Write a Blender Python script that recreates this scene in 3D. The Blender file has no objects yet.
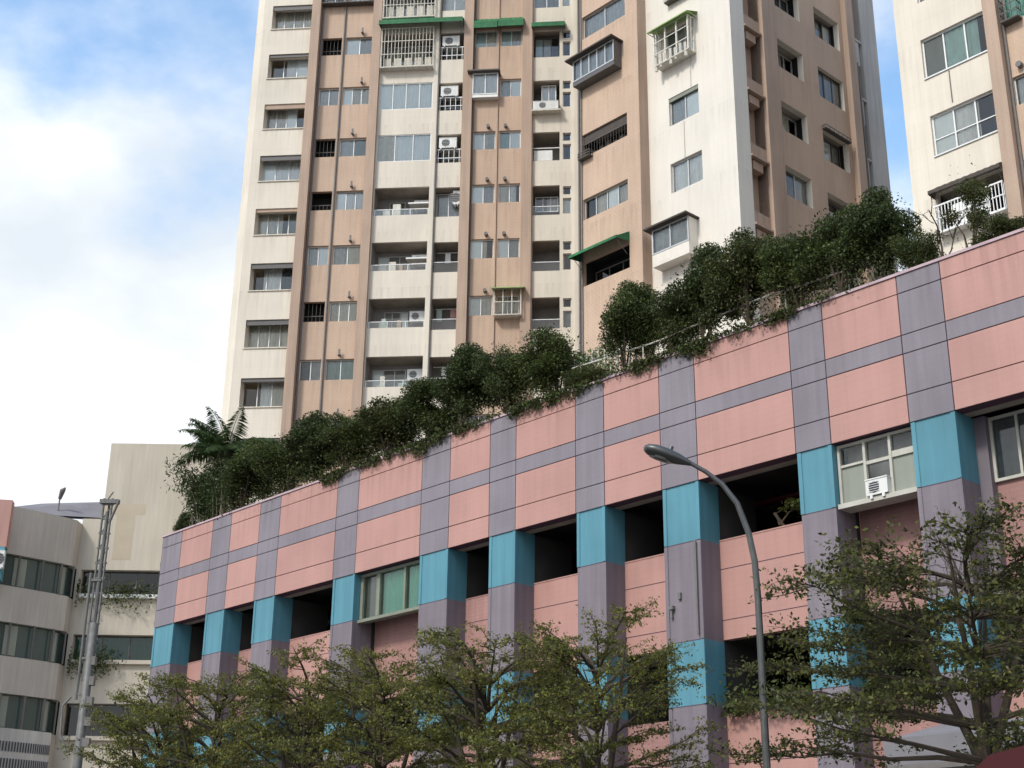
import bpy, math, random
import numpy as np
from mathutils import Vector, Matrix
R = math.radians
sc = bpy.context.scene
col = sc.collection

# ---------------------------------------------------------------- camera
cam = bpy.data.objects.new('camera', bpy.data.cameras.new('camera'))
col.objects.link(cam)
CF, VPX, VPY = 1410.0, 558.0, -3280.0
w_ = Vector((VPX - 512, 384 - VPY, CF)).normalized()
fwd = Vector((0, math.sqrt(1 - w_.z ** 2), w_.z))
rz_ = w_.x; ry_ = -fwd.z * rz_ / fwd.y
rgt = Vector((math.sqrt(1 - rz_ ** 2 - ry_ ** 2), ry_, rz_))
upv = rgt.cross(fwd)
m = Matrix((rgt, upv, -fwd)).transposed().to_4x4()
m.translation = (0, 0, 1.6)
cam.matrix_world = m
cam.data.sensor_width = 36
cam.data.lens = 36 * CF / 1024
cam.data.clip_end = 3000
sc.camera = cam

# ---------------------------------------------------------------- sky, sun, exposure
SUN_AZ = (-0.72, -0.69)      # horizontal direction towards the sun
SUN_EL = 44
world = bpy.data.worlds.new('World'); sc.world = world
world.use_nodes = True
nt = world.node_tree; N = nt.nodes; L = nt.links
N.clear()
out = N.new('ShaderNodeOutputWorld'); bg = N.new('ShaderNodeBackground')
sky = N.new('ShaderNodeTexSky'); sky.sky_type = 'NISHITA'; sky.sun_disc = False
sky.sun_elevation = R(SUN_EL)
sky.sun_rotation = math.atan2(SUN_AZ[0], SUN_AZ[1])
sky.air_density = 1.0; sky.dust_density = 1.2; sky.ozone_density = 1.6
tc = N.new('ShaderNodeTexCoord')
mp = N.new('ShaderNodeMapping'); mp.inputs['Scale'].default_value = (1.0, 1.0, 1.55)
mp.inputs['Location'].default_value = (0.35, 0.0, 0.1)
n1 = N.new('ShaderNodeTexNoise'); n1.inputs['Scale'].default_value = 2.7; n1.inputs['Detail'].default_value = 7; n1.inputs['Roughness'].default_value = .52
sep = N.new('ShaderNodeSeparateXYZ')
L.new(tc.outputs['Generated'], mp.inputs['Vector']); L.new(mp.outputs[0], n1.inputs['Vector']); L.new(tc.outputs['Generated'], sep.inputs[0])
ma = N.new('ShaderNodeMath'); ma.operation = 'MULTIPLY_ADD'   # elevation term: more cloud low down
ma.inputs[1].default_value = -2.7; ma.inputs[2].default_value = .98
L.new(sep.outputs['Z'], ma.inputs[0])
nm = N.new('ShaderNodeMath'); nm.operation = 'MULTIPLY_ADD'; nm.inputs[1].default_value = 3.3
L.new(n1.outputs['Fac'], nm.inputs[0]); L.new(ma.outputs[0], nm.inputs[2])
rmp = N.new('ShaderNodeMapRange'); rmp.interpolation_type = 'SMOOTHSTEP'
rmp.inputs['From Min'].default_value = 1.0; rmp.inputs['From Max'].default_value = 1.62
L.new(nm.outputs[0], rmp.inputs['Value'])
mix = N.new('ShaderNodeMix'); mix.data_type = 'RGBA'
L.new(rmp.outputs[0], mix.inputs['Factor'])
tint = N.new('ShaderNodeMix'); tint.data_type = 'RGBA'; tint.blend_type = 'MULTIPLY'; tint.inputs['Factor'].default_value = 1
tint.inputs['B'].default_value = (1.55, 1.72, 1.66, 1)
L.new(sky.outputs[0], tint.inputs['A'])
L.new(tint.outputs['Result'], mix.inputs['A'])
n2 = N.new('ShaderNodeTexNoise'); n2.inputs['Scale'].default_value = 4.3; n2.inputs['Detail'].default_value = 6
L.new(mp.outputs[0], n2.inputs['Vector'])
cr_ = N.new('ShaderNodeValToRGB'); L.new(n2.outputs['Fac'], cr_.inputs[0])
cr_.color_ramp.elements[0].position = .34; cr_.color_ramp.elements[0].color = (.66, .715, .77, 1)
cr_.color_ramp.elements[1].position = .62; cr_.color_ramp.elements[1].color = (1, 1.01, 1.03, 1)
cs_ = N.new('ShaderNodeVectorMath'); cs_.operation = 'SCALE'; cs_.inputs['Scale'].default_value = 6.3
L.new(cr_.outputs[0], cs_.inputs[0]); L.new(cs_.outputs[0], mix.inputs['B'])
bg.inputs['Strength'].default_value = 0.15
L.new(mix.outputs['Result'], bg.inputs['Color']); L.new(bg.outputs[0], out.inputs[0])

sun = bpy.data.objects.new('sun', bpy.data.lights.new('sun', 'SUN')); col.objects.link(sun)
sun.data.energy = 2.0; sun.data.angle = R(9); sun.data.color = (1, .955, .88)
ce = math.cos(R(SUN_EL)); h_ = math.hypot(*SUN_AZ)
to_sun = Vector((SUN_AZ[0] / h_ * ce, SUN_AZ[1] / h_ * ce, math.sin(R(SUN_EL))))
sun.rotation_euler = to_sun.to_track_quat('Z', 'Y').to_euler()
sun.location = to_sun * 60
sc.view_settings.view_transform = 'Standard'; sc.view_settings.look = 'None'
sc.view_settings.exposure = 0.4; sc.view_settings.gamma = 1
sc.view_settings.use_curve_mapping = False
sc.cycles.max_bounces = 7; sc.cycles.transparent_max_bounces = 16

# ---------------------------------------------------------------- materials
M = {}
def mat(name, color, rough=.7, spec=.3, metal=0.0, noise=0.0, nscale=6.0, streak=0.0, grid=None, gridcol=.8, bump=0.0, island=0.0, drip=None):
    mt = bpy.data.materials.new(name); mt.use_nodes = True
    nd = mt.node_tree.nodes; lk = mt.node_tree.links
    b = nd['Principled BSDF']
    b.inputs['Roughness'].default_value = rough
    b.inputs['Specular IOR Level'].default_value = spec
    b.inputs['Metallic'].default_value = metal
    c = (*color, 1)
    b.inputs['Base Color'].default_value = c
    uv = nd.new('ShaderNodeUVMap'); uv.uv_map = 'UVMap'
    cur = None
    def mul(fac_socket, lo, hi):
        nonlocal cur
        mr = nd.new('ShaderNodeMapRange'); mr.inputs['From Min'].default_value = .3; mr.inputs['From Max'].default_value = .7
        mr.inputs['To Min'].default_value = lo; mr.inputs['To Max'].default_value = hi
        lk.new(fac_socket, mr.inputs['Value'])
        mx = nd.new('ShaderNodeMix'); mx.data_type = 'RGBA'; mx.blend_type = 'MULTIPLY'; mx.inputs['Factor'].default_value = 1
        if cur is None: mx.inputs['A'].default_value = c
        else: lk.new(cur, mx.inputs['A'])
        lk.new(mr.outputs[0], mx.inputs['B']); cur = mx.outputs['Result']
    if noise:
        n = nd.new('ShaderNodeTexNoise'); n.inputs['Scale'].default_value = nscale; n.inputs['Detail'].default_value = 5
        lk.new(uv.outputs[0], n.inputs['Vector']); mul(n.outputs['Fac'], 1 - noise, 1 + noise * .6)
    if streak:
        mpn = nd.new('ShaderNodeMapping'); mpn.inputs['Scale'].default_value = (5.0, .22, 1)
        n = nd.new('ShaderNodeTexNoise'); n.inputs['Scale'].default_value = 1.0; n.inputs['Detail'].default_value = 6; n.inputs['Roughness'].default_value = .65
        lk.new(uv.outputs[0], mpn.inputs[0]); lk.new(mpn.outputs[0], n.inputs['Vector']); mul(n.outputs['Fac'], 1 - streak, 1 + streak * .35)
        mpn = nd.new('ShaderNodeMapping'); mpn.inputs['Scale'].default_value = (.5, .12, 1); mpn.inputs['Location'].default_value = (7, 3, 0)
        n = nd.new('ShaderNodeTexNoise'); n.inputs['Scale'].default_value = 1.0; n.inputs['Detail'].default_value = 4
        lk.new(uv.outputs[0], mpn.inputs[0]); lk.new(mpn.outputs[0], n.inputs['Vector']); mul(n.outputs['Fac'], 1 - streak * .8, 1 + streak * .3)
    if grid:
        br = nd.new('ShaderNodeTexBrick'); br.offset = 0.5 if grid[2] else 0.0
        br.inputs['Scale'].default_value = 1; br.inputs['Brick Width'].default_value = grid[0]; br.inputs['Row Height'].default_value = grid[1]
        br.inputs['Mortar Size'].default_value = grid[3]; br.inputs['Mortar Smooth'].default_value = .3
        br.inputs['Color1'].default_value = (.7, .7, .7, 1); br.inputs['Color2'].default_value = (.62, .62, .62, 1); br.inputs['Mortar'].default_value = (.3, .3, .3, 1)
        lk.new(uv.outputs[0], br.inputs['Vector']); mul(br.outputs['Color'], gridcol, 1.0)
    if drip:   # rain runs that start under sills and copings and fade downwards
        zr, per, ln, amt = drip
        sx = nd.new('ShaderNodeSeparateXYZ'); lk.new(uv.outputs[0], sx.inputs[0])
        a1 = nd.new('ShaderNodeMath'); a1.operation = 'SUBTRACT'; a1.inputs[0].default_value = zr; lk.new(sx.outputs['Y'], a1.inputs[1])
        a2 = nd.new('ShaderNodeMath'); a2.operation = 'FLOORED_MODULO'; a2.inputs[1].default_value = per; lk.new(a1.outputs[0], a2.inputs[0])
        a3 = nd.new('ShaderNodeMapRange'); a3.inputs['From Min'].default_value = 0; a3.inputs['From Max'].default_value = ln; a3.inputs['To Min'].default_value = 1; a3.inputs['To Max'].default_value = 0; lk.new(a2.outputs[0], a3.inputs['Value'])
        mpn = nd.new('ShaderNodeMapping'); mpn.inputs['Scale'].default_value = (4.2, .3, 1); lk.new(uv.outputs[0], mpn.inputs[0])
        n = nd.new('ShaderNodeTexNoise'); n.inputs['Scale'].default_value = 1.3; n.inputs['Detail'].default_value = 5; lk.new(mpn.outputs[0], n.inputs['Vector'])
        a4 = nd.new('ShaderNodeMapRange'); a4.inputs['From Min'].default_value = .47; a4.inputs['From Max'].default_value = .68; lk.new(n.outputs['Fac'], a4.inputs['Value'])
        a5 = nd.new('ShaderNodeMath'); a5.operation = 'MULTIPLY'; lk.new(a3.outputs[0], a5.inputs[0]); lk.new(a4.outputs[0], a5.inputs[1])
        mx = nd.new('ShaderNodeMix'); mx.data_type = 'RGBA'; mx.blend_type = 'MULTIPLY'; lk.new(a5.outputs[0], mx.inputs['Factor'])
        lk.new(cur, mx.inputs['A']); mx.inputs['B'].default_value = (1 - amt, 1 - amt * 1.05, 1 - amt * 1.1, 1); cur = mx.outputs['Result']
    if island:
        g = nd.new('ShaderNodeNewGeometry'); mul(g.outputs['Random Per Island'], 1 - island, 1 + island)
    if cur is not None: lk.new(cur, b.inputs['Base Color'])
    if bump:
        n = nd.new('ShaderNodeTexNoise'); n.inputs['Scale'].default_value = 14; n.inputs['Detail'].default_value = 6
        lk.new(uv.outputs[0], n.inputs['Vector'])
        bp = nd.new('ShaderNodeBump'); bp.inputs['Strength'].default_value = bump; bp.inputs['Distance'].default_value = .02
        lk.new(n.outputs['Fac'], bp.inputs['Height']); lk.new(bp.outputs[0], b.inputs['Normal'])
    M[name] = mt
    return mt

mat('cream', (.70, .625, .52), .75, .25, noise=.07, nscale=.35, streak=.08, grid=(.9, .9, False, .012), gridcol=.93, drip=(27.4, 3.43, 1.5, .13))
mat('white_wall', (.70, .64, .56), .75, .25, noise=.05, nscale=.3, streak=.06, grid=(.6, .3, False, .01), gridcol=.96, drip=(32.35, 3.43, 1.7, .1))
mat('tan', (.55, .39, .283), .7, .3, noise=.08, nscale=.4, streak=.10, grid=(.24, .12, True, .012), gridcol=.86, drip=(28.95, 3.43, 1.6, .16))
mat('pier_tan', (.47, .335, .25), .7, .3, noise=.08, nscale=.5, streak=.17, grid=(.24, .12, True, .012), gridcol=.9)
mat('grey_wall', (.50, .47, .44), .8, .2, noise=.08, nscale=.5, streak=.2)
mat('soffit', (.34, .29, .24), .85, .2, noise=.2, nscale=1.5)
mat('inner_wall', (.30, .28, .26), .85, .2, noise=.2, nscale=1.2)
mat('pink', (.455, .25, .213), .6, .3, noise=.10, nscale=.45, streak=.07, grid=(.3, .15, False, .006), gridcol=.93, drip=(14.32, 3.6, 1.5, .2))
mat('pink_brick', (.38, .208, .185), .75, .3, noise=.1, nscale=.7, streak=.17, grid=(.3, .1, True, .008), gridcol=.86)
mat('lavender', (.232, .203, .226), .6, .3, noise=.12, nscale=.5, streak=.13, grid=(.3, .15, False, .006), gridcol=.93, drip=(14.32, 3.6, 1.5, .2))
mat('mauve_tile', (.215, .182, .205), .65, .3, noise=.1, nscale=.8, streak=.22, grid=(.2, .2, False, .005), gridcol=.9)
mat('teal', (.098, .265, .328), .55, .3, noise=.12, nscale=.6, streak=.17)
mat('joint', (.10, .06, .08), .9, .1)
mat('coping', (.45, .33, .35), .7, .3, noise=.15, nscale=2)
mat('concrete', (.30, .285, .27), .85, .2, noise=.15, nscale=1.2, streak=.15, bump=.2)
mat('shaded_concrete', (.06, .056, .053), .9, .1, noise=.2, nscale=1.2)  # shaded copy of concrete: the unlit parking darkness is put into its colour
mat('alu', (.55, .54, .52), .45, .5, metal=.5, noise=.08)
mat('white_frame', (.74, .73, .70), .5, .4, noise=.06)
mat('beige_frame', (.46, .44, .38), .55, .35, noise=.12, nscale=3)
mat('dark_frame', (.10, .09, .085), .5, .4, noise=.1)
mat('olive_frame', (.20, .21, .16), .5, .4, noise=.15, nscale=3)
mat('curtain_white', (.88, .87, .83), .9, .1, noise=.08, nscale=4, streak=.14)
mat('curtain_grey', (.56, .55, .515), .9, .1, noise=.15, nscale=4, streak=.2)
mat('curtain_cream', (.74, .69, .58), .9, .1, noise=.12, nscale=4, streak=.3)
mat('curtain_blue', (.46, .55, .50), .9, .1, noise=.1, nscale=4, streak=.2)
mat('blind_pale', (.90, .92, .90), .85, .15, noise=.04, nscale=2)
mat('curtain_dark', (.16, .17, .175), .9, .1, noise=.2, nscale=4, streak=.3)
mat('curtain_green', (.24, .62, .46), .85, .15, noise=.06, nscale=4, streak=.2)
mat('panel_mint', (.50, .70, .64), .7, .3, noise=.08, nscale=3, streak=.2)
mat('film_grey', (.27, .285, .24), .7, .3, noise=.07, nscale=1, streak=.12)
mat('room_shade', (.022, .021, .021), .95, .05)  # near-black colour paints in the darkness of unlit rooms
mat('grille', (.62, .58, .50), .6, .4, noise=.2, nscale=5)
mat('grille_dark', (.09, .075, .065), .6, .4, noise=.2, nscale=5)
mat('ac', (.72, .71, .67), .55, .35, noise=.1, nscale=3, streak=.12)
mat('fan', (.06, .06, .065), .6, .3)
mat('awning_green', (.028, .17, .062), .6, .3, noise=.25, nscale=3, streak=.3)
mat('awning_dark', (.07, .055, .045), .7, .3, noise=.2, nscale=3)
mat('awning_lime', (.24, .36, .12), .6, .3, noise=.2, nscale=3)
mat('pipe', (.16, .145, .135), .6, .4, noise=.2, nscale=4)
mat('pipe_white', (.70, .68, .64), .6, .3, noise=.1)
mat('lamp_metal', (.11, .11, .105), .42, .5, metal=.55, noise=.25, nscale=5, streak=.2)
mat('lamp_lens', (.30, .30, .27), .3, .5)
mat('mast', (.17, .165, .155), .6, .4, metal=.2, noise=.25, nscale=4, streak=.25)
mat('left_wall', (.455, .41, .365), .8, .2, noise=.07, nscale=.4, streak=.16)
mat('left_cream', (.50, .445, .365), .8, .2, noise=.06, nscale=.3, streak=.12)
mat('stain', (.43, .365, .275), .85, .2, noise=.08, nscale=.8)
mat('glass_green', (.05, .075, .07), .12, .5)
mat('shed', (.20, .19, .20), .85, .1, noise=.15, nscale=1)
mat('asphalt', (.05, .05, .052), .9, .2, noise=.2, nscale=5, bump=.3)
mat('pavement', (.28, .265, .25), .85, .2, noise=.15, nscale=2, grid=(.4, .4, False, .012), gridcol=.8)
mat('kerb', (.36, .35, .33), .85, .2, noise=.15, nscale=3)
mat('paint_line', (.75, .74, .70), .7, .2, noise=.15, nscale=4)
mat('ground', (.17, .165, .155), .9, .1, noise=.2, nscale=.3)
mat('roof_deck', (.22, .21, .20), .9, .1, noise=.2, nscale=1)
mat('bark', (.075, .058, .043), .9, .15, noise=.3, nscale=9, bump=.5)
mat('bark_pale', (.20, .17, .13), .9, .15, noise=.3, nscale=9)
mat('red_paint', (.045, .002, .003), .45, .25, noise=.05)
mat('tyre', (.02, .02, .02), .8, .2)
mat('lamp_red', (.4, .02, .02), .3, .5)
mat('lamp_clear', (.75, .75, .72), .15, .6)

def leafmat(name, color, var=.4, trans=.3, rough=.5):
    mt = bpy.data.materials.new(name); mt.use_nodes = True
    nd = mt.node_tree.nodes; lk = mt.node_tree.links; nd.clear()
    o = nd.new('ShaderNodeOutputMaterial'); b = nd.new('ShaderNodeBsdfPrincipled'); t = nd.new('ShaderNodeBsdfTranslucent'); mx = nd.new('ShaderNodeMixShader')
    g = nd.new('ShaderNodeNewGeometry')
    rp = nd.new('ShaderNodeValToRGB')
    e = rp.color_ramp.elements
    e[0].position = 0; e[0].color = (color[0] * (1 - var), color[1] * (1 - var), color[2] * (1 - var), 1)
    e[1].position = 1; e[1].color = (color[0] * (1 + var * 1.3), color[1] * (1 + var), color[2] * (1 + var * .4), 1)
    lk.new(g.outputs['Random Per Island'], rp.inputs[0])
    lk.new(rp.outputs[0], b.inputs['Base Color']); lk.new(rp.outputs[0], t.inputs['Color'])
    b.inputs['Roughness'].default_value = rough; b.inputs['Specular IOR Level'].default_value = .25
    mx.inputs[0].default_value = trans
    lk.new(b.outputs[0], mx.inputs[1]); lk.new(t.outputs[0], mx.inputs[2]); lk.new(mx.outputs[0], o.inputs[0])
    M[name] = mt
leafmat('leaf_dark', (.046, .066, .023))
leafmat('leaf_mid', (.082, .112, .033))
leafmat('leaf_olive', (.150, .158, .042), .35, .45)
leafmat('leaf_fresh', (.185, .195, .045), .35, .45)
leafmat('leaf_olive2', (.095, .105, .034), .3, .4)
leafmat('leaf_tier', (.052, .062, .022), .3, .35)
leafmat('leaf_palm', (.046, .080, .028), .35, .3, .8)
leafmat('leaf_dry', (.085, .070, .034))
leafmat('leaf_bright', (.10, .17, .05))

def glassmat(name, tint, base=.06, gloss_rough=.03):
    mt = bpy.data.materials.new(name); mt.use_nodes = True
    nd = mt.node_tree.nodes; lk = mt.node_tree.links; nd.clear()
    o = nd.new('ShaderNodeOutputMaterial'); tr = nd.new('ShaderNodeBsdfTransparent'); gl = nd.new('ShaderNodeBsdfGlossy'); mx = nd.new('ShaderNodeMixShader')
    fr = nd.new('ShaderNodeFresnel'); fr.inputs['IOR'].default_value = 1.5
    ad = nd.new('ShaderNodeMath'); ad.operation = 'MULTIPLY_ADD'; ad.inputs[1].default_value = 1.2; ad.inputs[2].default_value = base
    lk.new(fr.outputs[0], ad.inputs[0]); lk.new(ad.outputs[0], mx.inputs[0])
    tr.inputs['Color'].default_value = (*tint, 1); gl.inputs['Roughness'].default_value = gloss_rough
    lk.new(tr.outputs[0], mx.inputs[1]); lk.new(gl.outputs[0], mx.inputs[2]); lk.new(mx.outputs[0], o.inputs[0])
    M[name] = mt
glassmat('glass', (.90, .92, .91), .03)
glassmat('glass_dark', (.35, .38, .38), .02)
glassmat('glass_teal', (.35, .62, .56), .03)

# ---------------------------------------------------------------- mesh helpers
class Fr:
    """a facade frame: s runs to the right seen from outside, t outwards, z up"""
    def __init__(self, o, d):
        self.o = Vector((o[0], o[1], 0)); self.d = Vector((d[0], d[1], 0)).normalized(); self.n = Vector((self.d.y, -self.d.x, 0))
    def p(self, s, t, z):
        v = self.o + self.d * s + self.n * t
        return (v.x, v.y, z)

class MB:
    def __init__(self): self.v = []; self.f = []; self.uv = []; self.m = []
    def poly(self, pts, uvs, mi=0):
        i = len(self.v); self.v += [tuple(p) for p in pts]; self.f.append(list(range(i, i + len(pts)))); self.uv += uvs; self.m.append(mi)
    def sz(self, fr, s0, s1, z0, z1, t, mi=0):
        self.poly([fr.p(s0, t, z0), fr.p(s1, t, z0), fr.p(s1, t, z1), fr.p(s0, t, z1)], [(s0, z0), (s1, z0), (s1, z1), (s0, z1)], mi)
    def tz(self, fr, s, t0, t1, z0, z1, mi=0):
        self.poly([fr.p(s, t0, z0), fr.p(s, t1, z0), fr.p(s, t1, z1), fr.p(s, t0, z1)], [(t0, z0), (t1, z0), (t1, z1), (t0, z1)], mi)
    def st(self, fr, s0, s1, t0, t1, z, mi=0):
        self.poly([fr.p(s0, t0, z), fr.p(s1, t0, z), fr.p(s1, t1, z), fr.p(s0, t1, z)], [(s0, t0), (s1, t0), (s1, t1), (s0, t1)], mi)
    def box(self, fr, s0, s1, t0, t1, z0, z1, mi=0, skip=''):
        if 'f' not in skip: self.sz(fr, s0, s1, z0, z1, t1, mi)
        if 'b' not in skip: self.sz(fr, s0, s1, z0, z1, t0, mi)
        if 'l' not in skip: self.tz(fr, s0, t0, t1, z0, z1, mi)
        if 'r' not in skip: self.tz(fr, s1, t0, t1, z0, z1, mi)
        if 'd' not in skip: self.st(fr, s0, s1, t0, t1, z0, mi)
        if 'u' not in skip: self.st(fr, s0, s1, t0, t1, z1, mi)
    def wall(self, fr, s0, s1, z0, z1, holes, t, reveal, mi=0, mr=None):
        """sheet with rectangular holes (s0,s1,z0,z1) and their reveals"""
        mr = mi if mr is None else mr
        S = sorted({s0, s1, *[a for h in holes for a in h[:2]]}); Z = sorted({z0, z1, *[a for h in holes for a in h[2:4]]})
        S = [a for a in S if s0 - 1e-6 <= a <= s1 + 1e-6]; Z = [a for a in Z if z0 - 1e-6 <= a <= z1 + 1e-6]
        for a, b in zip(S, S[1:]):
            for c, d in zip(Z, Z[1:]):
                x, y = (a + b) / 2, (c + d) / 2
                if not any(h[0] < x < h[1] and h[2] < y < h[3] for h in holes): self.sz(fr, a, b, c, d, t, mi)
        for h in holes:
            self.tz(fr, h[0], t - reveal, t, h[2], h[3], mr); self.tz(fr, h[1], t - reveal, t, h[2], h[3], mr)
            self.st(fr, h[0], h[1], t - reveal, t, h[2], mr); self.st(fr, h[0], h[1], t - reveal, t, h[3], mr)
    def tube(self, pts, radii, n=8, mi=0, cap=True):
        pts = [Vector(p) for p in pts]; base = len(self.v)
        if not hasattr(radii, '__len__'): radii = [radii] * len(pts)
        prev = None
        for i, p in enumerate(pts):
            d = (pts[min(i + 1, len(pts) - 1)] - pts[max(i - 1, 0)]).normalized()
            if prev is None: x = d.orthogonal().normalized()
            else:
                x = (prev - d * prev.dot(d)); x = x.normalized() if x.length > 1e-6 else d.orthogonal().normalized()
            prev = x; y = d.cross(x)
            for k in range(n):
                a = 2 * math.pi * k / n; q = p + (x * math.cos(a) + y * math.sin(a)) * radii[i]
                self.v.append((q.x, q.y, q.z))
        acc = 0
        for i in range(len(pts) - 1):
            l = (pts[i + 1] - pts[i]).length
            for k in range(n):
                a, b = base + i * n + k, base + i * n + (k + 1) % n
                self.f.append([a, b, b + n, a + n]); self.m.append(mi)
                self.uv += [(k / n, acc), ((k + 1) / n, acc), ((k + 1) / n, acc + l), (k / n, acc + l)]
            acc += l
        if cap:
            for i in (0, len(pts) - 1):
                self.f.append([base + i * n + k for k in range(n)]); self.m.append(mi); self.uv += [(0, 0)] * n
    def build(self, name, mats, parent=None, smooth=False, origin=None):
        o = obj_from(name, self.v, self.f, self.uv, self.m, mats, parent, origin)
        if smooth:
            o.data.polygons.foreach_set('use_smooth', [True] * len(o.data.polygons))
        return o

OFF = {}
def obj_from(name, v, f, uv, mi, mats, parent=None, origin=None):
    off = Vector(origin) if origin is not None else OFF.get(parent.name, Vector((0, 0, 0))) if parent else Vector((0, 0, 0))
    me = bpy.data.meshes.new(name)
    va = np.array(v, dtype=float).reshape(-1, 3) - np.array(off)
    me.from_pydata(va.tolist(), [], f)
    if uv is not None:
        l = me.uv_layers.new(name='UVMap'); l.data.foreach_set('uv', np.array(uv, dtype=np.float32).ravel())
    for x in (mats if isinstance(mats, (list, tuple)) else [mats]): me.materials.append(M[x])
    if mi is not None and len(mi): me.polygons.foreach_set('material_index', mi)
    me.update()
    o = bpy.data.objects.new(name, me); col.objects.link(o)
    if parent: o.parent = parent; OFF[o.name] = off
    elif origin is not None: o.location = off; OFF[o.name] = off
    return o

def thing(name, loc, label, cat, group=None):
    o = bpy.data.objects.new(name, None); o.empty_display_size = .3; col.objects.link(o); o.location = loc; OFF[o.name] = Vector(loc)
    o['label'] = label; o['category'] = cat
    if group: o['group'] = group
    return o
def tag(o, label, cat, group=None, kind=None):
    o['label'] = label; o['category'] = cat
    if group: o['group'] = group
    if kind: o['kind'] = kind
    return o
def struct(o): o['kind'] = 'structure'; return o

# ---------------------------------------------------------------- frames of the place
PU = R(-42.5)
POD = Fr((4.0786, 30.7305), (-math.sin(PU), -math.cos(PU)))     # podium facade along the street
FA = Fr((-14.432, 71.0), (math.cos(R(-5.5)), math.sin(R(-5.5))))    # broad front of the tower
WU = R(-42.4); Wd = Vector((-math.sin(WU), -math.cos(WU), 0)); Wv = Vector((-Wd.y, Wd.x, 0))
H0 = Vector((3.2121, 59.3003, 0))
FH = Fr(H0, Wd)                                                # tan oblique face
FI = Fr(H0 + Wv * .62, Wd)                                     # white face set back beside it
FJ = Fr(H0 + Wv * .62 + Wd * 8.8, Wv)                          # shaded side
FR2 = Fr((15.1118, 47.6617), Wd)                               # right-hand block
LB = Fr((-24.7, 78.2), (1, 0))                                 # left-hand block
rng = random.Random(4)

# ---------------------------------------------------------------- ground, road, pavement
W0 = Fr((0, 0), (1, 0))
g = MB(); g.st(W0, -900, 900, -900, 900, 0); struct(g.build('ground', 'ground'))
g = MB(); g.st(POD, -160, 160, 9.65, 20.35, .004); struct(g.build('road', 'asphalt'))
g = MB()
for k in range(-16, 17): g.st(POD, k * 6, k * 6 + 3, 14.93, 15.07, .008)
g.st(POD, -160, 160, 9.95, 10.05, .008); g.st(POD, -160, 160, 19.95, 20.05, .008)
struct(g.build('road_markings', 'paint_line'))
g = MB(); g.box(POD, -160, 160, -.8, 9.5, -.05, .13); struct(g.build('pavement', 'pavement'))
g = MB(); g.box(POD, -160, 160, 20.5, 25.5, -.05, .13); struct(g.build('pavement', 'pavement'))
g = MB(); g.box(POD, -160, 160, 9.5, 9.65, -.05, .135); g.box(POD, -160, 160, 20.35, 20.5, -.05, .135); struct(g.build('kerb', 'kerb'))

# ================================================================= window kit
def window(fr, s0, s1, z0, z1, t, parent, npan=2, frame='alu', glass='glass', curtain=None, cov=1.0, rail=None, fw=.05, name='window'):
    b = MB()
    d0, d1 = t - .05, t + .02
    b.box(fr, s0, s0 + fw, d0, d1, z0, z1); b.box(fr, s1 - fw, s1, d0, d1, z0, z1)
    b.box(fr, s0 + fw, s1 - fw, d0, d1, z0, z0 + fw); b.box(fr, s0 + fw, s1 - fw, d0, d1, z1 - fw, z1)
    for i in range(1, npan):
        x = s0 + (s1 - s0) * i / npan
        b.box(fr, x - fw * .45, x + fw * .45, d0, d1 - .006, z0 + fw, z1 - fw)
    if rail: b.box(fr, s0 + fw, s1 - fw, d0, d1 - .009, z0 + (z1 - z0) * rail - .02, z0 + (z1 - z0) * rail + .02)
    w = b.build(name, frame, parent)
    b = MB(); b.sz(fr, s0 + fw * .5, s1 - fw * .5, z0 + fw * .5, z1 - fw * .5, t - .02); b.build('pane', glass, w)
    b = MB()
    if curtain and curtain != 'none':
        c1 = s0 + (s1 - s0) * cov; n = max(6, int((c1 - s0) * 14)); flip = rng.random() < .5
        P = []
        for i in range(n + 1):
            x = s0 + (c1 - s0) * i / n
            if flip: x = s1 - (x - s0)
            P.append((x, t - .085 + .02 * math.sin(i * 1.9 + s0) + rng.uniform(-.01, .01)))
        for (a, ta), (c, tcc) in zip(P, P[1:]):
            b.poly([fr.p(a, ta, z0), fr.p(c, tcc, z0), fr.p(c, tcc, z1), fr.p(a, ta, z1)], [(a, z0), (c, z0), (c, z1), (a, z1)])
        b.build('curtain', curtain, w)
        if cov < .97 or rng.random() < .45:
            k = rng.randrange(npan); x0 = s0 + (s1 - s0) * k / npan; x1 = s0 + (s1 - s0) * (k + 1) / npan
            b = MB(); b.sz(fr, x0 + .04, x1 - .02, z0 + .04, z1 - .04, t - .045)
            b.build('blind', rng.choice(['blind_pale', 'blind_pale', 'curtain_dark', 'curtain_blue', 'curtain_cream', 'film_grey']), w)
    return w

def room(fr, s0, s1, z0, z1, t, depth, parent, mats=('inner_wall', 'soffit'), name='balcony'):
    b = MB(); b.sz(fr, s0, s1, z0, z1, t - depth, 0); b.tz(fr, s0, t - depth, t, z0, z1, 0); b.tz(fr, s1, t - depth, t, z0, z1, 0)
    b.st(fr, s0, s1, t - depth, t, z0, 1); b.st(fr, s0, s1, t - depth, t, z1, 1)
    return b.build(name, list(mats), parent)

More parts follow.
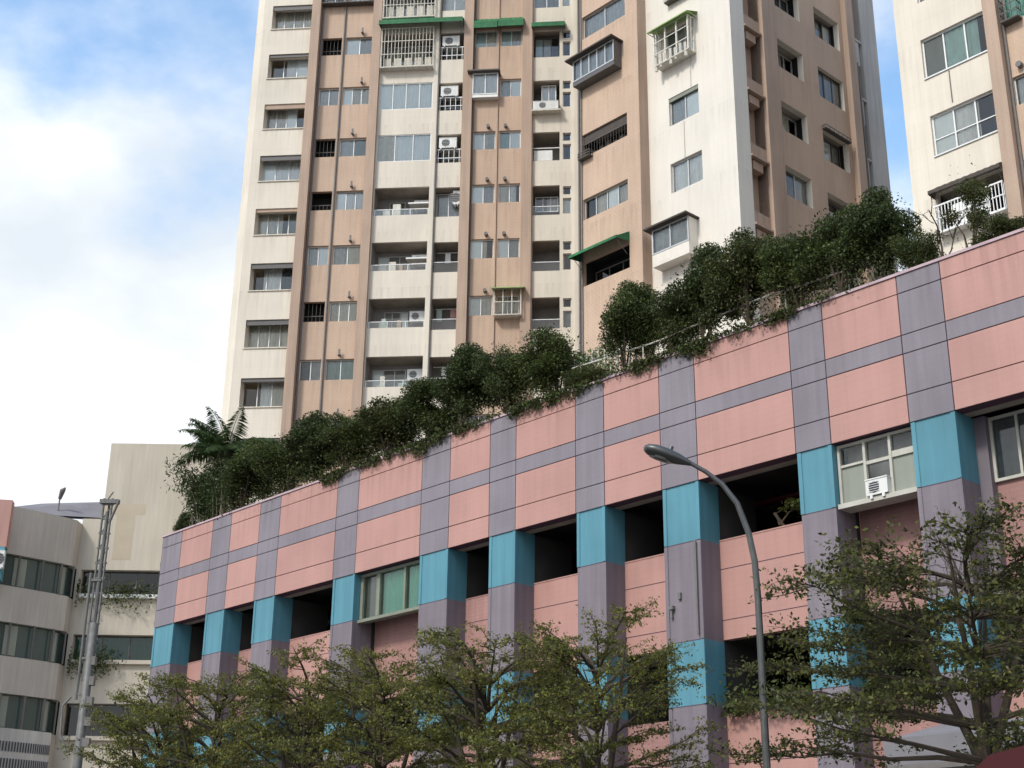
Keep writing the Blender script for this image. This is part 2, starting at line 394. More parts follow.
def ac_unit(fr, s0, z0, t, parent, w=.8, h=.6, d=.32):
    b = MB(); b.box(fr, s0, s0 + w, t, t + d, z0, z0 + h)
    b.box(fr, s0 + .08, s0 + .14, t, t + d, z0 - .07, z0); b.box(fr, s0 + w - .14, s0 + w - .08, t, t + d, z0 - .07, z0)
    b.box(fr, s0 - .01, s0 + w + .01, t - .005, t + d + .012, z0 + h, z0 + h + .025)
    a = b.build('air_conditioner', 'ac', parent)
    b = MB(); r = h * .38; cx = s0 + w * .38
    pts = [fr.p(cx + r * math.cos(k * math.pi / 8), t + d + .004, z0 + h / 2 + r * math.sin(k * math.pi / 8)) for k in range(16)]
    b.poly(pts, [(0, 0)] * 16)
    for k in range(5): b.box(fr, cx - r, cx + r, t + d + .008, t + d + .016, z0 + h * .2 + k * h * .15, z0 + h * .2 + k * h * .15 + .012, 1)
    b.build('fan_grille', ['fan', 'alu'], a)
    return a

def cage(fr, s0, s1, z0, z1, t, d, parent, mt='grille', sp=.16, roof=None, rows=4, thick=.018):
    """projecting burglar cage of welded bars"""
    b = MB(); n = int((s1 - s0) / sp)
    for i in range(n + 1):
        x = s0 + (s1 - s0) * i / n
        b.box(fr, x - thick / 2, x + thick / 2, t + d - thick, t + d, z0, z1)
    for k in range(rows + 1):
        z = z0 + (z1 - z0) * k / rows
        b.box(fr, s0, s1, t + d, t + d + .014, z - .02, z + .02)
        for x in (s0, s1): b.box(fr, x - .012, x + .012, t, t + d - thick, z - .015, z + .015)
    m_ = max(2, int(d / sp))
    for k in range(m_):
        for x in (s0, s1): b.box(fr, x - thick / 2, x + thick / 2, t + d * k / m_, t + d * k / m_ + thick, z0, z1)
    b.box(fr, s0, s1, t, t + d, z0 - .04, z0 - .02)
    c = b.build('window_cage', mt, parent)
    if roof:
        b = MB(); q = [fr.p(s0 - .2, t, z1 + .32), fr.p(s1 + .2, t, z1 + .32), fr.p(s1 + .2, t + d + .25, z1), fr.p(s0 - .2, t + d + .25, z1)]
        b.poly(q, [(0, 0), (s1 - s0, 0), (s1 - s0, 1), (0, 1)])
        b.poly([(x, y, z - .04) for x, y, z in q], [(0, 0), (s1 - s0, 0), (s1 - s0, 1), (0, 1)])
        b.tz(fr, s0 - .2, t, t + d + .25, z1 - .045, z1); b.tz(fr, s1 + .2, t, t + d + .25, z1 - .045, z1)
        b.sz(fr, s0 - .2, s1 + .2, z1 - .05, z1 + .005, t + d + .25)
        b.build('cage_roof', roof, c)
    return c

def awning(fr, s0, s1, z1, drop, d, t, parent, mt, valance=.12):
    b = MB(); n = int((s1 - s0) / .14) + 1
    for i in range(n):
        a, c = s0 + (s1 - s0) * i / n, s0 + (s1 - s0) * (i + 1) / n; h = .022 * (i % 2); h2 = .022 * ((i + 1) % 2)
        for o_ in (0, -.02):
            b.poly([fr.p(a, t, z1 + h + o_), fr.p(c, t, z1 + h2 + o_), fr.p(c, t + d, z1 - drop + h2 + o_), fr.p(a, t + d, z1 - drop + h + o_)], [(a, 0), (c, 0), (c, 1), (a, 1)])
    b.box(fr, s0, s1, t + d, t + d + .02, z1 - drop - valance, z1 - drop + .03)
    for x in (s0, s1):
        b.poly([fr.p(x, t, z1), fr.p(x, t + d, z1 - drop), fr.p(x, t + d, z1 - drop - valance), fr.p(x, t, z1 - .5)], [(0, 1), (1, 1), (1, 0), (0, 0)])
    a = b.build('awning', mt, parent)
    for x in (s0 + .15, s1 - .15): b = MB(); b.tube([fr.p(x, t, z1 - drop - .6), fr.p(x, t + d - .04, z1 - drop - .03)], .015, 5); b.build('bracket', 'pipe', a)
    return a

def bay(fr, s0, s1, z0, z1, t, d, parent, frame='white_frame', body='white_wall', npan=3, curtain='curtain_grey', roof='awning_dark', sill=.35, below=.12):
    """projecting glazed box window"""
    b = MB()
    b.box(fr, s0, s1, t, t + d, z0 - below, z0 + .02); b.tz(fr, s1 - .02, t, t + d - .04, z0, z1); b.tz(fr, s1, t, t + d, z0, z1)
    b.tz(fr, s0, t, t + d, z0, z1)
    b.sz(fr, s0, s1, z0, z0 + sill * .3, t + d - .01)
    w = b.build('bay_window', body, parent)
    window(fr, s0 + .01, s1 - .01, z0 + sill * .3, z1, t + d - .02, w, npan, frame, 'glass', curtain, .95, name='glazing') if False else None
    fb = MB(); za = z0 + sill * .3; fw = .055
    for i in range(npan + 1):
        x = s0 + (s1 - s0 - fw) * i / npan; fb.box(fr, x, x + fw, t + d - .05, t + d + .015, za, z1)
    fb.box(fr, s0, s1, t + d - .05, t + d + .012, za, za + fw); fb.box(fr, s0, s1, t + d - .05, t + d + .012, z1 - fw, z1)
    fb.build('frame', frame, w)
    fb = MB(); fb.sz(fr, s0 + .02, s1 - .02, za + .02, z1 - .02, t + d - .02); fb.build('pane', 'glass', w)
    fb = MB(); n = int((s1 - s0) * 14)
    for i in range(n):
        a, c = s0 + .05 + (s1 - s0 - .1) * i / n, s0 + .05 + (s1 - s0 - .1) * (i + 1) / n
        fb.poly([fr.p(a, t + d - .14 + .03 * math.sin(i * 1.7), za), fr.p(c, t + d - .14 + .03 * math.sin(i * 1.7 + 1.7), za), fr.p(c, t + d - .14 + .03 * math.sin(i * 1.7 + 1.7), z1), fr.p(a, t + d - .14 + .03 * math.sin(i * 1.7), z1)], [(a, za), (c, za), (c, z1), (a, z1)])
    fb.build('curtain', curtain, w)
    if roof:
        fb = MB(); fb.box(fr, s0 - .28, s1 + .12, t, t + d + .3, z1 + .01, z1 + .09); fb.build('bay_roof', roof, w)
    return w

def dark_back(b, fr, s0, s1, z0, z1, t, mi): b.sz(fr, s0, s1, z0, z1, t, mi)

# ================================================================= apartment tower
TZ = 30.0; FL = 3.43; TOP = 62.0
tower = thing('apartment_tower', (-6, 72, 0), 'tall cream and tan tiled apartment tower with stacked balconies behind the rooftop trees', 'apartment block')
IW = 'inner_wall'
curts = ['curtain_grey', 'curtain_white', 'curtain_blue', 'curtain_cream', 'none']
rows = range(-1, 9)
# --- A: cream end column with recessed strip windows
zA = lambda i: 29.06 + FL * i
hA = [(-.2, 2.2, zA(i) - 1.66, zA(i)) for i in rows]
b = MB(); b.wall(FA, -.72, 2.3, 0, TOP, hA, 0, .62, 0); b.poly([FA.p(-1.22, -.35, 0), FA.p(-.72, 0, 0), FA.p(-.72, 0, TOP), FA.p(-1.22, -.35, TOP)], [(0, 0), (.6, 0), (.6, TOP), (0, TOP)])
b.build('cream_wall', 'cream', tower)
for i in rows:
    window(FA, -.2, 2.2, zA(i) - 1.62, zA(i), -.6, tower, 4 if i % 2 else 3, 'alu', 'glass', curts[(i * 2 + 1) % 4], [.6, 1, .75][i % 3])
    b = MB(); b.box(FA, -.24, 2.2, -.1, .06, zA(i) - 1.72, zA(i) - 1.665); b.build('sill', 'cream', tower)
    b = MB(); b.box(FA, -.2, 2.2, -.12, -.06, zA(i) - (.3 if i % 3 else .2), zA(i) - .003)
    b.build('blind_box', 'pier_tan' if i in (3, 5) else 'dark_frame', tower)
# --- tan pilasters
def pier(fr, s0, s1, t0, t1, mt='pier_tan'):
    b = MB(); b.box(fr, s0, s1, t0, t1, 0, TOP, skip='d'); return b.build('pilaster', mt, tower)
pier(FA, 2.3, 2.82, -1.5, .38); pier(FA, 5.98, 6.5, -1.5, .22); pier(FA, 11.45, 12.0, -2.2, .22); pier(FA, 14.88, 15.45, -2.2, .12)
b = MB(); b.box(FA, 9.72, 9.96, -2.2, .03, 0, TOP); b.build('pilaster', 'cream', tower)
# --- B: tan panel with paired windows
zB = lambda i: 30.1 + FL * i
hB = []
for i in rows:
    hB += [(2.92, 4.12, zB(i) - 1.2, zB(i)), (4.36, 6.0 - .02, zB(i) - 1.2, zB(i))]
b = MB(); b.wall(FA, 2.82, 5.98, 0, TOP, hB, -.12, .22, 0); b.build('tan_wall', 'tan', tower)
openB = {1, 3, 4, 6}
for i in rows:
    z1 = zB(i)
    if i in openB:
        w = room(FA, 2.92, 4.12, z1 - 1.2, z1, -.34, .5, tower, ('room_shade', 'room_shade'), 'open_window')
        b = MB()
        for k in range(6): b.box(FA, 2.95 + k * .22, 2.97 + k * .22, -.3, -.28, z1 - 1.2, z1 - (.8 if i == 3 else .0))
        b.box(FA, 2.92, 4.12, -.31, -.29, z1 - .82, z1 - .78); b.build('grille', 'grille_dark', w)
    else: window(FA, 2.92, 4.12, z1 - 1.2, z1, -.3, tower, 2, 'white_frame', 'glass', 'curtain_grey', 1)
    window(FA, 4.36, 5.98, z1 - 1.2, z1, -.3, tower, 3 if i % 2 else 2, 'white_frame' if i % 3 else 'alu', 'glass', curts[(i + 2) % 4] if i != 4 else 'curtain_grey', .95)
    b = MB(); px = 5.0 + .3 * ((i * 7) % 4 - 1.5) * .4 + .3
    b.tube([FA.p(px, -.2, z1 + .2), FA.p(px, .1, z1 + .2), FA.p(px, .14, z1 + .1)], .07, 8); b.box(FA, px - .05, px + .05, .06, .1, z1 + .2, z1 + .5)
    b.build('flue', 'pipe', tower)
b = MB(); b.tube([FA.p(4.24, -.06, 10), FA.p(4.24, -.06, TOP)], .055, 8); b.build('downpipe', 'pipe', tower)
b = MB(); b.tube([FA.p(2.88, -.05, 10), FA.p(2.88, -.05, TOP)], .06, 8); b.build('downpipe', 'pipe', tower)
cage(FA, 2.86, 5.9, zB(7) - 1.2, zB(7) + .25, -.12, .42, tower, 'grille_dark', .17, None, 4)
# --- C: broad cream balconies
zC = lambda i: 30.15 + FL * i
hC = []; kindC = {0: 'open', 1: 'open', 2: 'open', 3: 'open', 4: 'glazed', 5: 'glazed', 6: 'cage', 7: 'cage', -1: 'open', 8: 'glazed'}
for i in rows: hC.append((6.56, 9.68, zC(i) - (1.75 if kindC[i] != 'cage' else 2.2), zC(i)))
b = MB(); b.wall(FA, 6.5, 9.72, 0, TOP, hC, -.05, .14, 0); b.build('cream_wall', 'cream', tower)
for i in rows:
    z1 = zC(i); z0 = hC[i + 1][2]
    if kindC[i] == 'open':
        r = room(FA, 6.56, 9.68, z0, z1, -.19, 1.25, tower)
        window(FA, 6.7 + .5 * (i % 2), 8.55, z0 - .0, z1 - .25, -1.38, r, 3, 'alu', 'glass', 'curtain_grey' if i != 3 else 'curtain_white', .7, name='balcony_door')
        ac_unit(FA, 8.72, z0 + .7, -1.1, r, .85, .55)
        b = MB(); b.box(FA, 6.57, 9.67, -.12, -.10, z0, z0 + .36); b.build('railing_panel', 'glass', r)
        b = MB(); b.box(FA, 6.57, 9.67, -.13, -.09, z0 + .36, z0 + .4)
        for k in range(4): b.box(FA, 6.6 + k * 1.01, 6.64 + k * 1.01, -.13, -.09, z0, z0 + .36)
        b.build('rail', 'alu', r)
        cl_ = random.Random(i * 5 + 2)
        for q in range(3):
            x0 = 6.7 + cl_.uniform(0, 1.7); b = MB(); b.box(FA, x0, x0 + cl_.uniform(.2, .5), -.75 - .1 * q, -.4 - .1 * q, z0, z0 + cl_.uniform(.3, .9)); b.build('stored_box', cl_.choice(['curtain_blue', 'curtain_cream', 'grille', 'pipe', 'pier_tan']), r)
        if i in (2, 3):
            b = MB(); b.box(FA, 8.5, 9.66, -.16, -.1, z0 + .72, z0 + .8); b.box(FA, 8.52, 9.64, -.7, -.16, z0 + .74, z0 + .78); b.build('shelf', 'white_frame', r)
    elif kindC[i] == 'glazed':
        r = window(FA, 6.56, 9.68, z0, z1, -.1, tower, 4 if i == 5 else 3, 'white_frame', 'glass', 'blind_pale', 1)
    else:
        r = room(FA, 6.56, 9.68, z0, z1, -.19, 1.1, tower)
        window(FA, 6.7, 9.5, z0 + .1, z1 - .15, -1.2, r, 4, 'white_frame', 'glass', 'curtain_cream', .8, name='balcony_door')
        cage(FA, 6.58, 9.66, z0 - .35, z1 + .1, -.05, .4, tower, 'grille', .2, None, 3, .03)
        b = MB()
        for k in range(5):
            b.box(FA, 6.7 + k * .6, 7.1 + k * .6, -.5, -.2, z0 + .05, z0 + .6 + .2 * ((k * 3 + i) % 3))
        b.build('stored_boxes', 'curtain_cream', r)
awning(FA, 6.45, 11.4, zC(6) + .85, .42, .75, -.03, tower, 'awning_green', .26)
# --- D: narrow cream balconies
zD = lambda i: 30.08 + FL * i
hD = [(10.0, 11.42, zD(i) - 1.85, zD(i)) for i in rows]
b = MB(); b.wall(FA, 9.96, 11.45, 0, TOP, hD, -.1, .14, 0); b.build('cream_wall', 'cream', tower)
for i in rows:
    z1, z0 = zD(i), zD(i) - 1.85
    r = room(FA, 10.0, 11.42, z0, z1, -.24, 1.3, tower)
    if i in (1, 2, 0, -1):
        b = MB(); b.sz(FA, 10.02, 11.4, z0, z0 + .62, -.18); b.build('railing_panel', 'glass', r)
        b = MB(); b.box(FA, 10.01, 11.41, -.2, -.15, z0 + .62, z0 + .66); b.build('rail', 'alu', r)
        b = MB(); b.box(FA, 10.1, 11.3, -.95, -.9, z1 - .3, z1 - .26); b.build('laundry_pole', 'alu', r)
        for q in range(3):
            if (i + q) % 2: b = MB(); b.box(FA, 10.2 + q * .38, 10.5 + q * .38, -.94, -.91, z1 - 1.0 + .1 * q, z1 - .305); b.build('laundry', ['curtain_blue', 'curtain_white', 'pink'][q], r)
    elif i in (3, 7):
        window(FA, 10.02, 11.4, z0 + .2, z1 - .1, -.7, r, 2, 'alu', 'glass', 'curtain_grey' if i == 3 else 'curtain_white', 1)
        if i == 3: ac_unit(FA, 11.0, z0 + .9, -.62, r, .38, .8)
    else:
        ac_unit(FA, 10.15, z0 + .95, -.35, r, 1.0, .62)
        b = MB(); b.box(FA, 10.02, 11.4, -.45, -.12, z0 + .84, z0 + .9); b.box(FA, 10.02, 11.4, -.16, -.12, z0 + .3, z0 + .34)
        for k in range(5): b.box(FA, 10.1 + k * .3, 10.13 + k * .3, -.16, -.13, z0, z0 + .84)
        b.build('shelf', 'alu', r)
        window(FA, 10.1, 11.35, z0 + .1, z1 - .2, -1.4, r, 2, 'white_frame', 'glass', 'curtain_cream', .6, name='balcony_door')
b = MB(); b.tube([FA.p(10.0, -.03, 10), FA.p(10.0, -.03, TOP)], .045, 8); b.build('downpipe', 'pipe', tower)
# --- E: tan panel, paired windows
zE = lambda i: 30.2 + FL * i
hE = []
for i in rows:
    if i in (7, 8): continue
    hE += [(12.06, 13.36, zE(i) - 1.18, zE(i)), (13.58, 14.8, zE(i) - 1.18, zE(i))]
b = MB(); b.wall(FA, 12.0, 14.88, 0, TOP, hE, -.12, .2, 0); b.build('tan_wall', 'tan', tower)
for i in rows:
    if i in (7, 8): continue
    z1 = zE(i); z0 = z1 - 1.18
    if i == 1:
        window(FA, 12.06, 13.36, z0, z1, -.28, tower, 2, 'white_frame', 'glass', 'curtain_white', .9)
        cage(FA, 13.5, 14.95, z0 - .2, z1 + .12, -.12, .5, tower, 'grille', .48, 'awning_lime', 2, .05)
        window(FA, 13.58, 14.8, z0, z1, -.28, tower, 2, 'white_frame', 'glass', 'curtain_cream', .6)
    elif i == 5:
        bay(FA, 12.02, 13.5, z0 - .12, z1 + .2, -.12, .38, tower, 'white_frame', 'white_frame', 2, 'curtain_white', 'grille_dark', .3, .1)
        window(FA, 13.58, 14.8, z0, z1, -.28, tower, 2, 'white_frame', 'glass', 'curtain_grey', .6)
    else:
        window(FA, 12.06, 13.36, z0, z1, -.28, tower, 2, 'white_frame', 'glass', curts[(i + 1) % 4], .7)
        window(FA, 13.58, 14.8, z0, z1, -.28, tower, 2, 'white_frame', 'glass', curts[(i + 2) % 4], .8)
    if i in (1, 2, 3, 4):
        b = MB()
        for px in (12.95, 13.95):
            b = MB(); b.tube([FA.p(px, -.2, z1 + .24), FA.p(px, .12, z1 + .24)], .1, 9); b.build('flue', 'pipe', tower)
awning(FA, 12.03, 13.42, zE(6) + .75, .62, .6, -.12, tower, 'awning_green', .38); awning(FA, 13.46, 14.95, zE(6) + .78, .62, .6, -.12, tower, 'awning_green', .36)
b = MB(); b.tube([FA.p(13.47, -.07, 10), FA.p(13.47, -.07, TOP)], .035, 6); b.build('downpipe', 'pier_tan', tower)
b = MB(); b.tube([FA.p(12.05, -.05, 10), FA.p(12.05, -.05, TOP)], .05, 6); b.build('downpipe', 'pipe', tower)
# --- F: cream balconies, G: slot windows
zF = lambda i: 29.98 + FL * i
hF = [(15.5, 17.02, zF(i) - 1.85, zF(i)) for i in rows]
hG = []
for i in rows: hG += [(17.2, 17.66, zF(i) - .6, zF(i) - .08), (17.2, 17.66, zF(i) - 1.8, zF(i) - .82)]
b = MB(); b.wall(FA, 15.45, 17.85, 0, TOP, hF + hG, -.1, .16, 0); b.build('cream_wall', 'cream', tower)
for i in rows:
    z1, z0 = zF(i), zF(i) - 1.85
    window(FA, 17.2, 17.66, z1 - .6, z1 - .08, -.24, tower, 1, 'alu', 'glass_dark'); window(FA, 17.2, 17.66, z1 - 1.8, z1 - .82, -.24, tower, 1, 'alu', 'glass', 'curtain_grey' if i % 2 else None)
    if i == 7:
        window(FA, 15.5, 17.02, z0, z1, -.22, tower, 2, 'alu', 'glass', 'curtain_grey'); continue
    r = room(FA, 15.5, 17.02, z0, z1, -.26, 1.3, tower)
    if i in (0, 1, 2, 3, -1, 8):
        b = MB(); b.sz(FA, 15.52, 17.0, z0, z0 + .55, -.2); b.build('railing_panel', 'glass', r)
        b = MB(); b.box(FA, 15.51, 17.01, -.22, -.17, z0 + .55, z0 + .6); b.build('rail', 'alu', r)
        if i in (3,):
            window(FA, 15.6, 16.9, z0 + .6, z1 - .3, -.9, r, 3, 'alu', 'glass', 'curtain_grey', .5)
    elif i == 4:
        b = MB(); b.box(FA, 15.55, 16.6, -.6, -.25, z0 + .1, z0 + .75); b.box(FA, 15.51, 17.01, -.24, -.2, z0 + .85, z0 + .9); b.build('stored_boxes', 'ac', r)
    elif i == 5:
        window(FA, 15.95, 16.8, z0, z1 - .1, -.5, r, 2, 'white_frame', 'glass', 'curtain_white', 1)
        ac_unit(FA, 15.52, z0 - .3, -.08, r, 1.45, .5, .4)
        b = MB(); b.box(FA, 15.45, 17.1, -.1, .36, z0 - .42, z0 - .34); b.build('shelf', 'grille', r)
    else:
        window(FA, 15.55, 16.98, z0 + .1, z1 - .25, -.55, r, 3, 'dark_frame', 'glass', 'curtain_grey', .7)
awning(FA, 15.42, 17.35, zF(6) + .5, .34, .55, -.1, tower, 'awning_green', .26)
b = MB(); b.box(FA, 17.85, 18.6, -2.2, .1, 0, TOP, skip='d'); b.build('pilaster', 'cream', tower)
b = MB(); b.tube([FA.p(18.12, .14, 10), FA.p(18.12, .14, TOP)], .06, 8); b.build('downpipe', 'pipe', tower)
# --- H: tan oblique face
hH = [(.08, 2.98, 42.75, 44.05), (.1, 2.6, 40.1, 41.2), (.04, 2.98, 36.05, 37.3), (.08, 2.95, 32.68, 33.78), (.06, 2.98, 29.25, 30.5)]
b = MB(); b.wall(FH, 0, 3.76, 0, TOP, hH, 0, .2, 0); b.tz(FH, 3.76, -.62, 0, 0, TOP, 1); b.build('tan_wall', ['tan', 'pier_tan'], tower)  # return face gets the darker tan, its side shade painted in
b = MB(); b.tz(FH, 0, -14, 0, 0, TOP); b.build('side_wall', 'tan', tower)
b = MB(); b.tube([FH.p(.02, .04, 10), FH.p(.02, .04, TOP)], .05, 6); b.build('downpipe', 'pipe', tower)
window(FH, *hH[0], -.16, tower, 2, 'alu', 'glass', 'curtain_grey', 1)
bay(FH, -.02, 2.72, 40.05, 41.25, 0, .55, tower, 'alu', 'dark_frame', 5, 'curtain_grey', 'awning_dark', .1, .22)
r = room(FH, *hH[2], -.2, .9, tower, ('room_shade', 'soffit'))
b = MB()
for k in range(17): b.box(FH, .06 + k * .18, .075 + k * .18, -.08, -.06, 36.05, 36.75)
b.box(FH, .04, 2.98, -.085, -.055, 36.75, 36.8)
for k in range(6): b.box(FH, .3 + k * .45, .52 + k * .45, -.6, -.45, 36.05, 36.5 + .1 * (k % 3))
b.build('railing', 'grille_dark', r)
b = MB(); b.box(FH, .05, 2.97, -.19, -.1, 36.82, 37.28); b.build('blind', 'awning_dark', r)
cage(FH, -.02, .75, 35.9, 36.2, 0, .25, tower, 'grille_dark', .12, None, 2)
window(FH, *hH[3], -.16, tower, 4, 'alu', 'glass', 'curtain_cream', .8)
r = room(FH, *hH[4], -.2, .7, tower, ('room_shade', 'room_shade'), 'open_window')
window(FH, .3, 2.9, 29.25, 30.1, -.6, r, 3, 'dark_frame', 'glass_dark')
awning(FH, -.05, 3.0, 31.05, .5, .85, 0, tower, 'awning_green', .1)
# --- I: white face
hI = [(5.04, 6.8, 35.86, 37.34), (5.02, 6.86, 32.4, 33.9), (4.95, 6.6, 39.3, 41.0), (5.3, 6.8, 42.5, 43.6), (4.5, 6.3, 29.3, 30.7)]
b = MB(); b.wall(FI, 3.7, 8.8, 0, TOP, hI, 0, .2, 0); b.build('white_wall', 'white_wall', tower)
window(FI, *hI[0], -.14, tower, 2, 'alu', 'glass', 'curtain_grey', 1); window(FI, *hI[1], -.14, tower, 2, 'alu', 'glass', 'curtain_white', 1, fw=.06)
b = MB(); b.box(FI, 5.04, 6.8, -.1, -.03, 37.14, 37.337); b.build('blind_box', 'olive_frame', tower)
window(FI, *hI[2], -.14, tower, 3, 'alu', 'glass', 'curtain_grey', 1)
cage(FI, 4.7, 6.75, 39.0, 40.85, 0, .55, tower, 'grille', .68, 'awning_lime', 3, .07)
b = MB()
for k in range(7): b.tube([FI.p(4.75 + k * .3, .45, 38.75 + .12 * (k % 3)), FI.p(4.8 + k * .3, .55, 39.4 + .1 * (k % 2))], .08, 6)
b.build('plant_pots', 'grille', tower)
window(FI, *hI[3], -.14, tower, 2, 'alu', 'glass_dark', None); cage(FI, 5.2, 6.85, 42.4, 43.0, 0, .3, tower, 'grille_dark', .2, None, 2)
bay(FI, 4.35, 6.45, 29.25, 30.55, 0, .62, tower, 'alu', 'white_wall', 2, 'curtain_grey', 'awning_dark', .35, .5)
b = MB(); b.tube([FI.p(5.9, .03, 33.95), FI.p(5.9, .03, 35.8)], .02, 5); b.tube([FI.p(6.4, .03, 37.4), FI.p(6.4, .03, 39)], .02, 5); b.build('cable', 'grille', tower)
# --- J: shaded side
hJ = []
for i in range(-1, 6):
    z = 33.3 + 3.37 * i
    hJ += [(.98, 2.2, z - 2.75, z), (3.45, 5.4, z + .4 - 1.52, z + .4), (6.62, 8.68, z + .22 + .06 * i - 1.66, z + .22 + .06 * i)]
b = MB(); b.wall(FJ, 0, .98, 0, TOP, [], 0, .2, 0); b.build('white_wall', 'white_wall', tower)
b = MB(); b.wall(FJ, .98, 2.2, 0, TOP, [h for h in hJ if h[0] < 1], -.06, .55, 0); b.build('tan_wall', 'pier_tan', tower)
b = MB(); b.box(FJ, 2.2, 3.15, -.7, .16, 0, TOP, skip='d'); b.build('pilaster', 'pier_tan', tower)
b = MB(); b.wall(FJ, 3.15, 9.0, 0, TOP, [h for h in hJ if h[0] > 1], 0, .3, 0, 1); b.build('tan_wall', ['tan', 'cream'], tower)
b = MB(); b.box(FJ, 9.0, 9.62, -.7, .3, 0, TOP, skip='d'); b.build('pilaster', 'pier_tan', tower)
b = MB(); b.sz(FJ, 9.62, 10.55, 0, TOP, -.5); b.build('recess_wall', 'pier_tan', tower)
b = MB(); b.box(FJ, 10.55, 11.95, -1.5, .1, 0, TOP, skip='d'); b.build('end_wall', 'grey_wall', tower)
for q, (s0, s1, z0, z1) in enumerate(hJ):
    k = q % 3; i = q // 3 - 1
    if k == 0:
        r = room(FJ, s0, s1, z0, z1, -.6, .02, tower, ('pier_tan', 'pier_tan'), 'niche')
        b = MB(); b.box(FJ, s0, s1 + .05, -.58, .08, z1 - .12, z1 - .02); b.build('ledge', 'pier_tan', r)
        b = MB(); b.box(FJ, s0 + .25, s0 + .95, -.5, -.1, z1 - .62, z1 - .2); b.build('vent_box', 'pier_tan', r)
    elif k == 1:
        if i == 0: window(FJ, s0, s1, z0, z1, -.26, tower, 2, 'alu', 'glass', 'curtain_grey', 1)
        else:
            r = room(FJ, s0, s1, z0, z1, -.3, 1.1, tower, ('room_shade', 'soffit'))
            window(FJ, s0 + .02, s1 - .02, z0, z1 - .1, -.62, r, 3, 'alu', 'glass', 'curtain_dark' if i % 2 else 'curtain_grey', .6)
            b = MB(); b.box(FJ, s0, s1, -.28, -.24, z0, z0 + .06); b.box(FJ, s0 + .2, s1 - .5, -.7, -.5, z0, z0 + .5); b.build('stored_boxes', 'grille_dark', r)
    else:
        if i == 2: window(FJ, s0, s1, z0, z1, -.2, tower, 3, 'dark_frame', 'glass', 'curtain_grey', .8)
        else:
            r = room(FJ, s0, s1, z0, z1, -.3, 1.0, tower, ('room_shade', 'soffit'))
            window(FJ, s0 + .02, s1 - .02, z0, z1 - .1, -.5, r, 3, 'dark_frame', 'glass', 'curtain_grey' if i % 2 else 'curtain_dark', .6)
            if i == 1: cage(FJ, s0, s1, z1 - .05, z1 + .12, 0, .2, tower, 'grille_dark', .3, None, 1)
for k in range(3):
    b = MB(); b.box(FJ, 9.66, 10.3, -.45, .05, 35.2 + 3.4 * k, 36.6 + 3.4 * k); b.box(FJ, 9.63, 10.5, -.49, .1, 36.59 + 3.4 * k, 36.7 + 3.4 * k)
    b.build('utility_shaft', 'grey_wall', tower)
b = MB(); b.tube([FJ.p(10.0, .1, 10), FJ.p(10.0, .1, 38.2), FJ.p(9.9, .12, 42)], .07, 6); b.build('downpipe', 'pipe', tower)
# --- closing walls and roof
b = MB()
cor = [FA.p(-1.22, -.35, 0), FA.p(-1.22, -16, 0), FJ.p(11.95, -24, 0), FJ.p(11.95, -1.5, 0)]
for a, c in zip(cor, cor[1:]):
    L_ = (Vector(c) - Vector(a)).length
    b.poly([a, c, (c[0], c[1], TOP), (a[0], a[1], TOP)], [(0, 0), (L_, 0), (L_, TOP), (0, TOP)])
b.build('rear_wall', 'cream', tower)
b = MB(); poly = [FA.p(-1.22, -.35, TOP), FA.p(-.72, 0, TOP), FA.p(18.5, -.1, TOP), FH.p(0, 0, TOP), FH.p(3.76, 0, TOP), FI.p(3.76, 0, TOP), FI.p(8.8, 0, TOP), FJ.p(11.95, 0, TOP), FJ.p(11.95, -24, TOP), FA.p(-1.22, -16, TOP)]
b.poly(poly, [(p[0], p[1]) for p in poly]); b.build('roof', 'roof_deck', tower)

# ================================================================= right-hand tower
rt = thing('apartment_tower', (20, 50, 0), 'pale cream apartment block with wide windows at the right edge behind the shrubs', 'apartment block')
hR = [(1.14, 3.86, 32.52, 34.3), (1.2, 3.92, 29.06, 30.82), (1.15, 3.95, 25.75, 27.5), (1.2, 3.9, 36.0, 37.75)]
b = MB(); b.wall(FR2, .12, 3.9 + .08, 0, 46, hR, 0, .22, 0); b.tz(FR2, .12, -14, 0, 0, 46); b.build('cream_wall', 'cream', rt)
b = MB(); b.box(FR2, 3.98, 4.5, -1, .32, 0, 46, skip='d'); b.build('pilaster', 'pier_tan', rt)
hR2 = [(4.62, 6.6, 29.75, 30.95), (4.6, 6.6, 33.3, 35.1), (4.62, 6.6, 26.3, 27.5), (4.62, 6.6, 37, 38.3)]
b = MB(); b.wall(FR2, 4.5, 12, 0, 46, hR2, -.05, .2, 0); b.tz(FR2, 12, -14, -.05, 0, 46); b.build('tan_wall', 'tan', rt)
window(FR2, *hR[0], -.14, rt, 3, 'white_frame', 'glass', 'panel_mint', .85, fw=.06); window(FR2, *hR[1], -.14, rt, 3, 'white_frame', 'glass', 'curtain_white', .7, .42, fw=.06)
window(FR2, *hR[3], -.14, rt, 3, 'alu', 'glass', 'curtain_grey')
for s0, s1, z in ((1.2, 3.92, 29.0), (1.14, 3.86, 32.46)): b = MB(); b.box(FR2, s0, s1, -.1, .05, z, z + .06); b.build('sill', 'alu', rt)
r = room(FR2, *hR[2], -.22, 1.0, rt, ('room_shade', 'soffit'))
b = MB(); n = 20
for k in range(n + 1): b.box(FR2, 1.2 + 2.7 * k / n, 1.23 + 2.7 * k / n, .38, .41, 25.7, 26.75)
b.box(FR2, 1.15, 3.95, .37, .42, 26.72, 26.78); b.box(FR2, 1.15, 3.95, .37, .42, 26.2, 26.24); b.box(FR2, 1.15, 3.95, 0, .42, 25.62, 25.7)
for k in range(4):
    for x in (1.16, 3.92): b.box(FR2, x, x + .03, .0 + k * .1, .03 + k * .1, 25.7, 26.75)
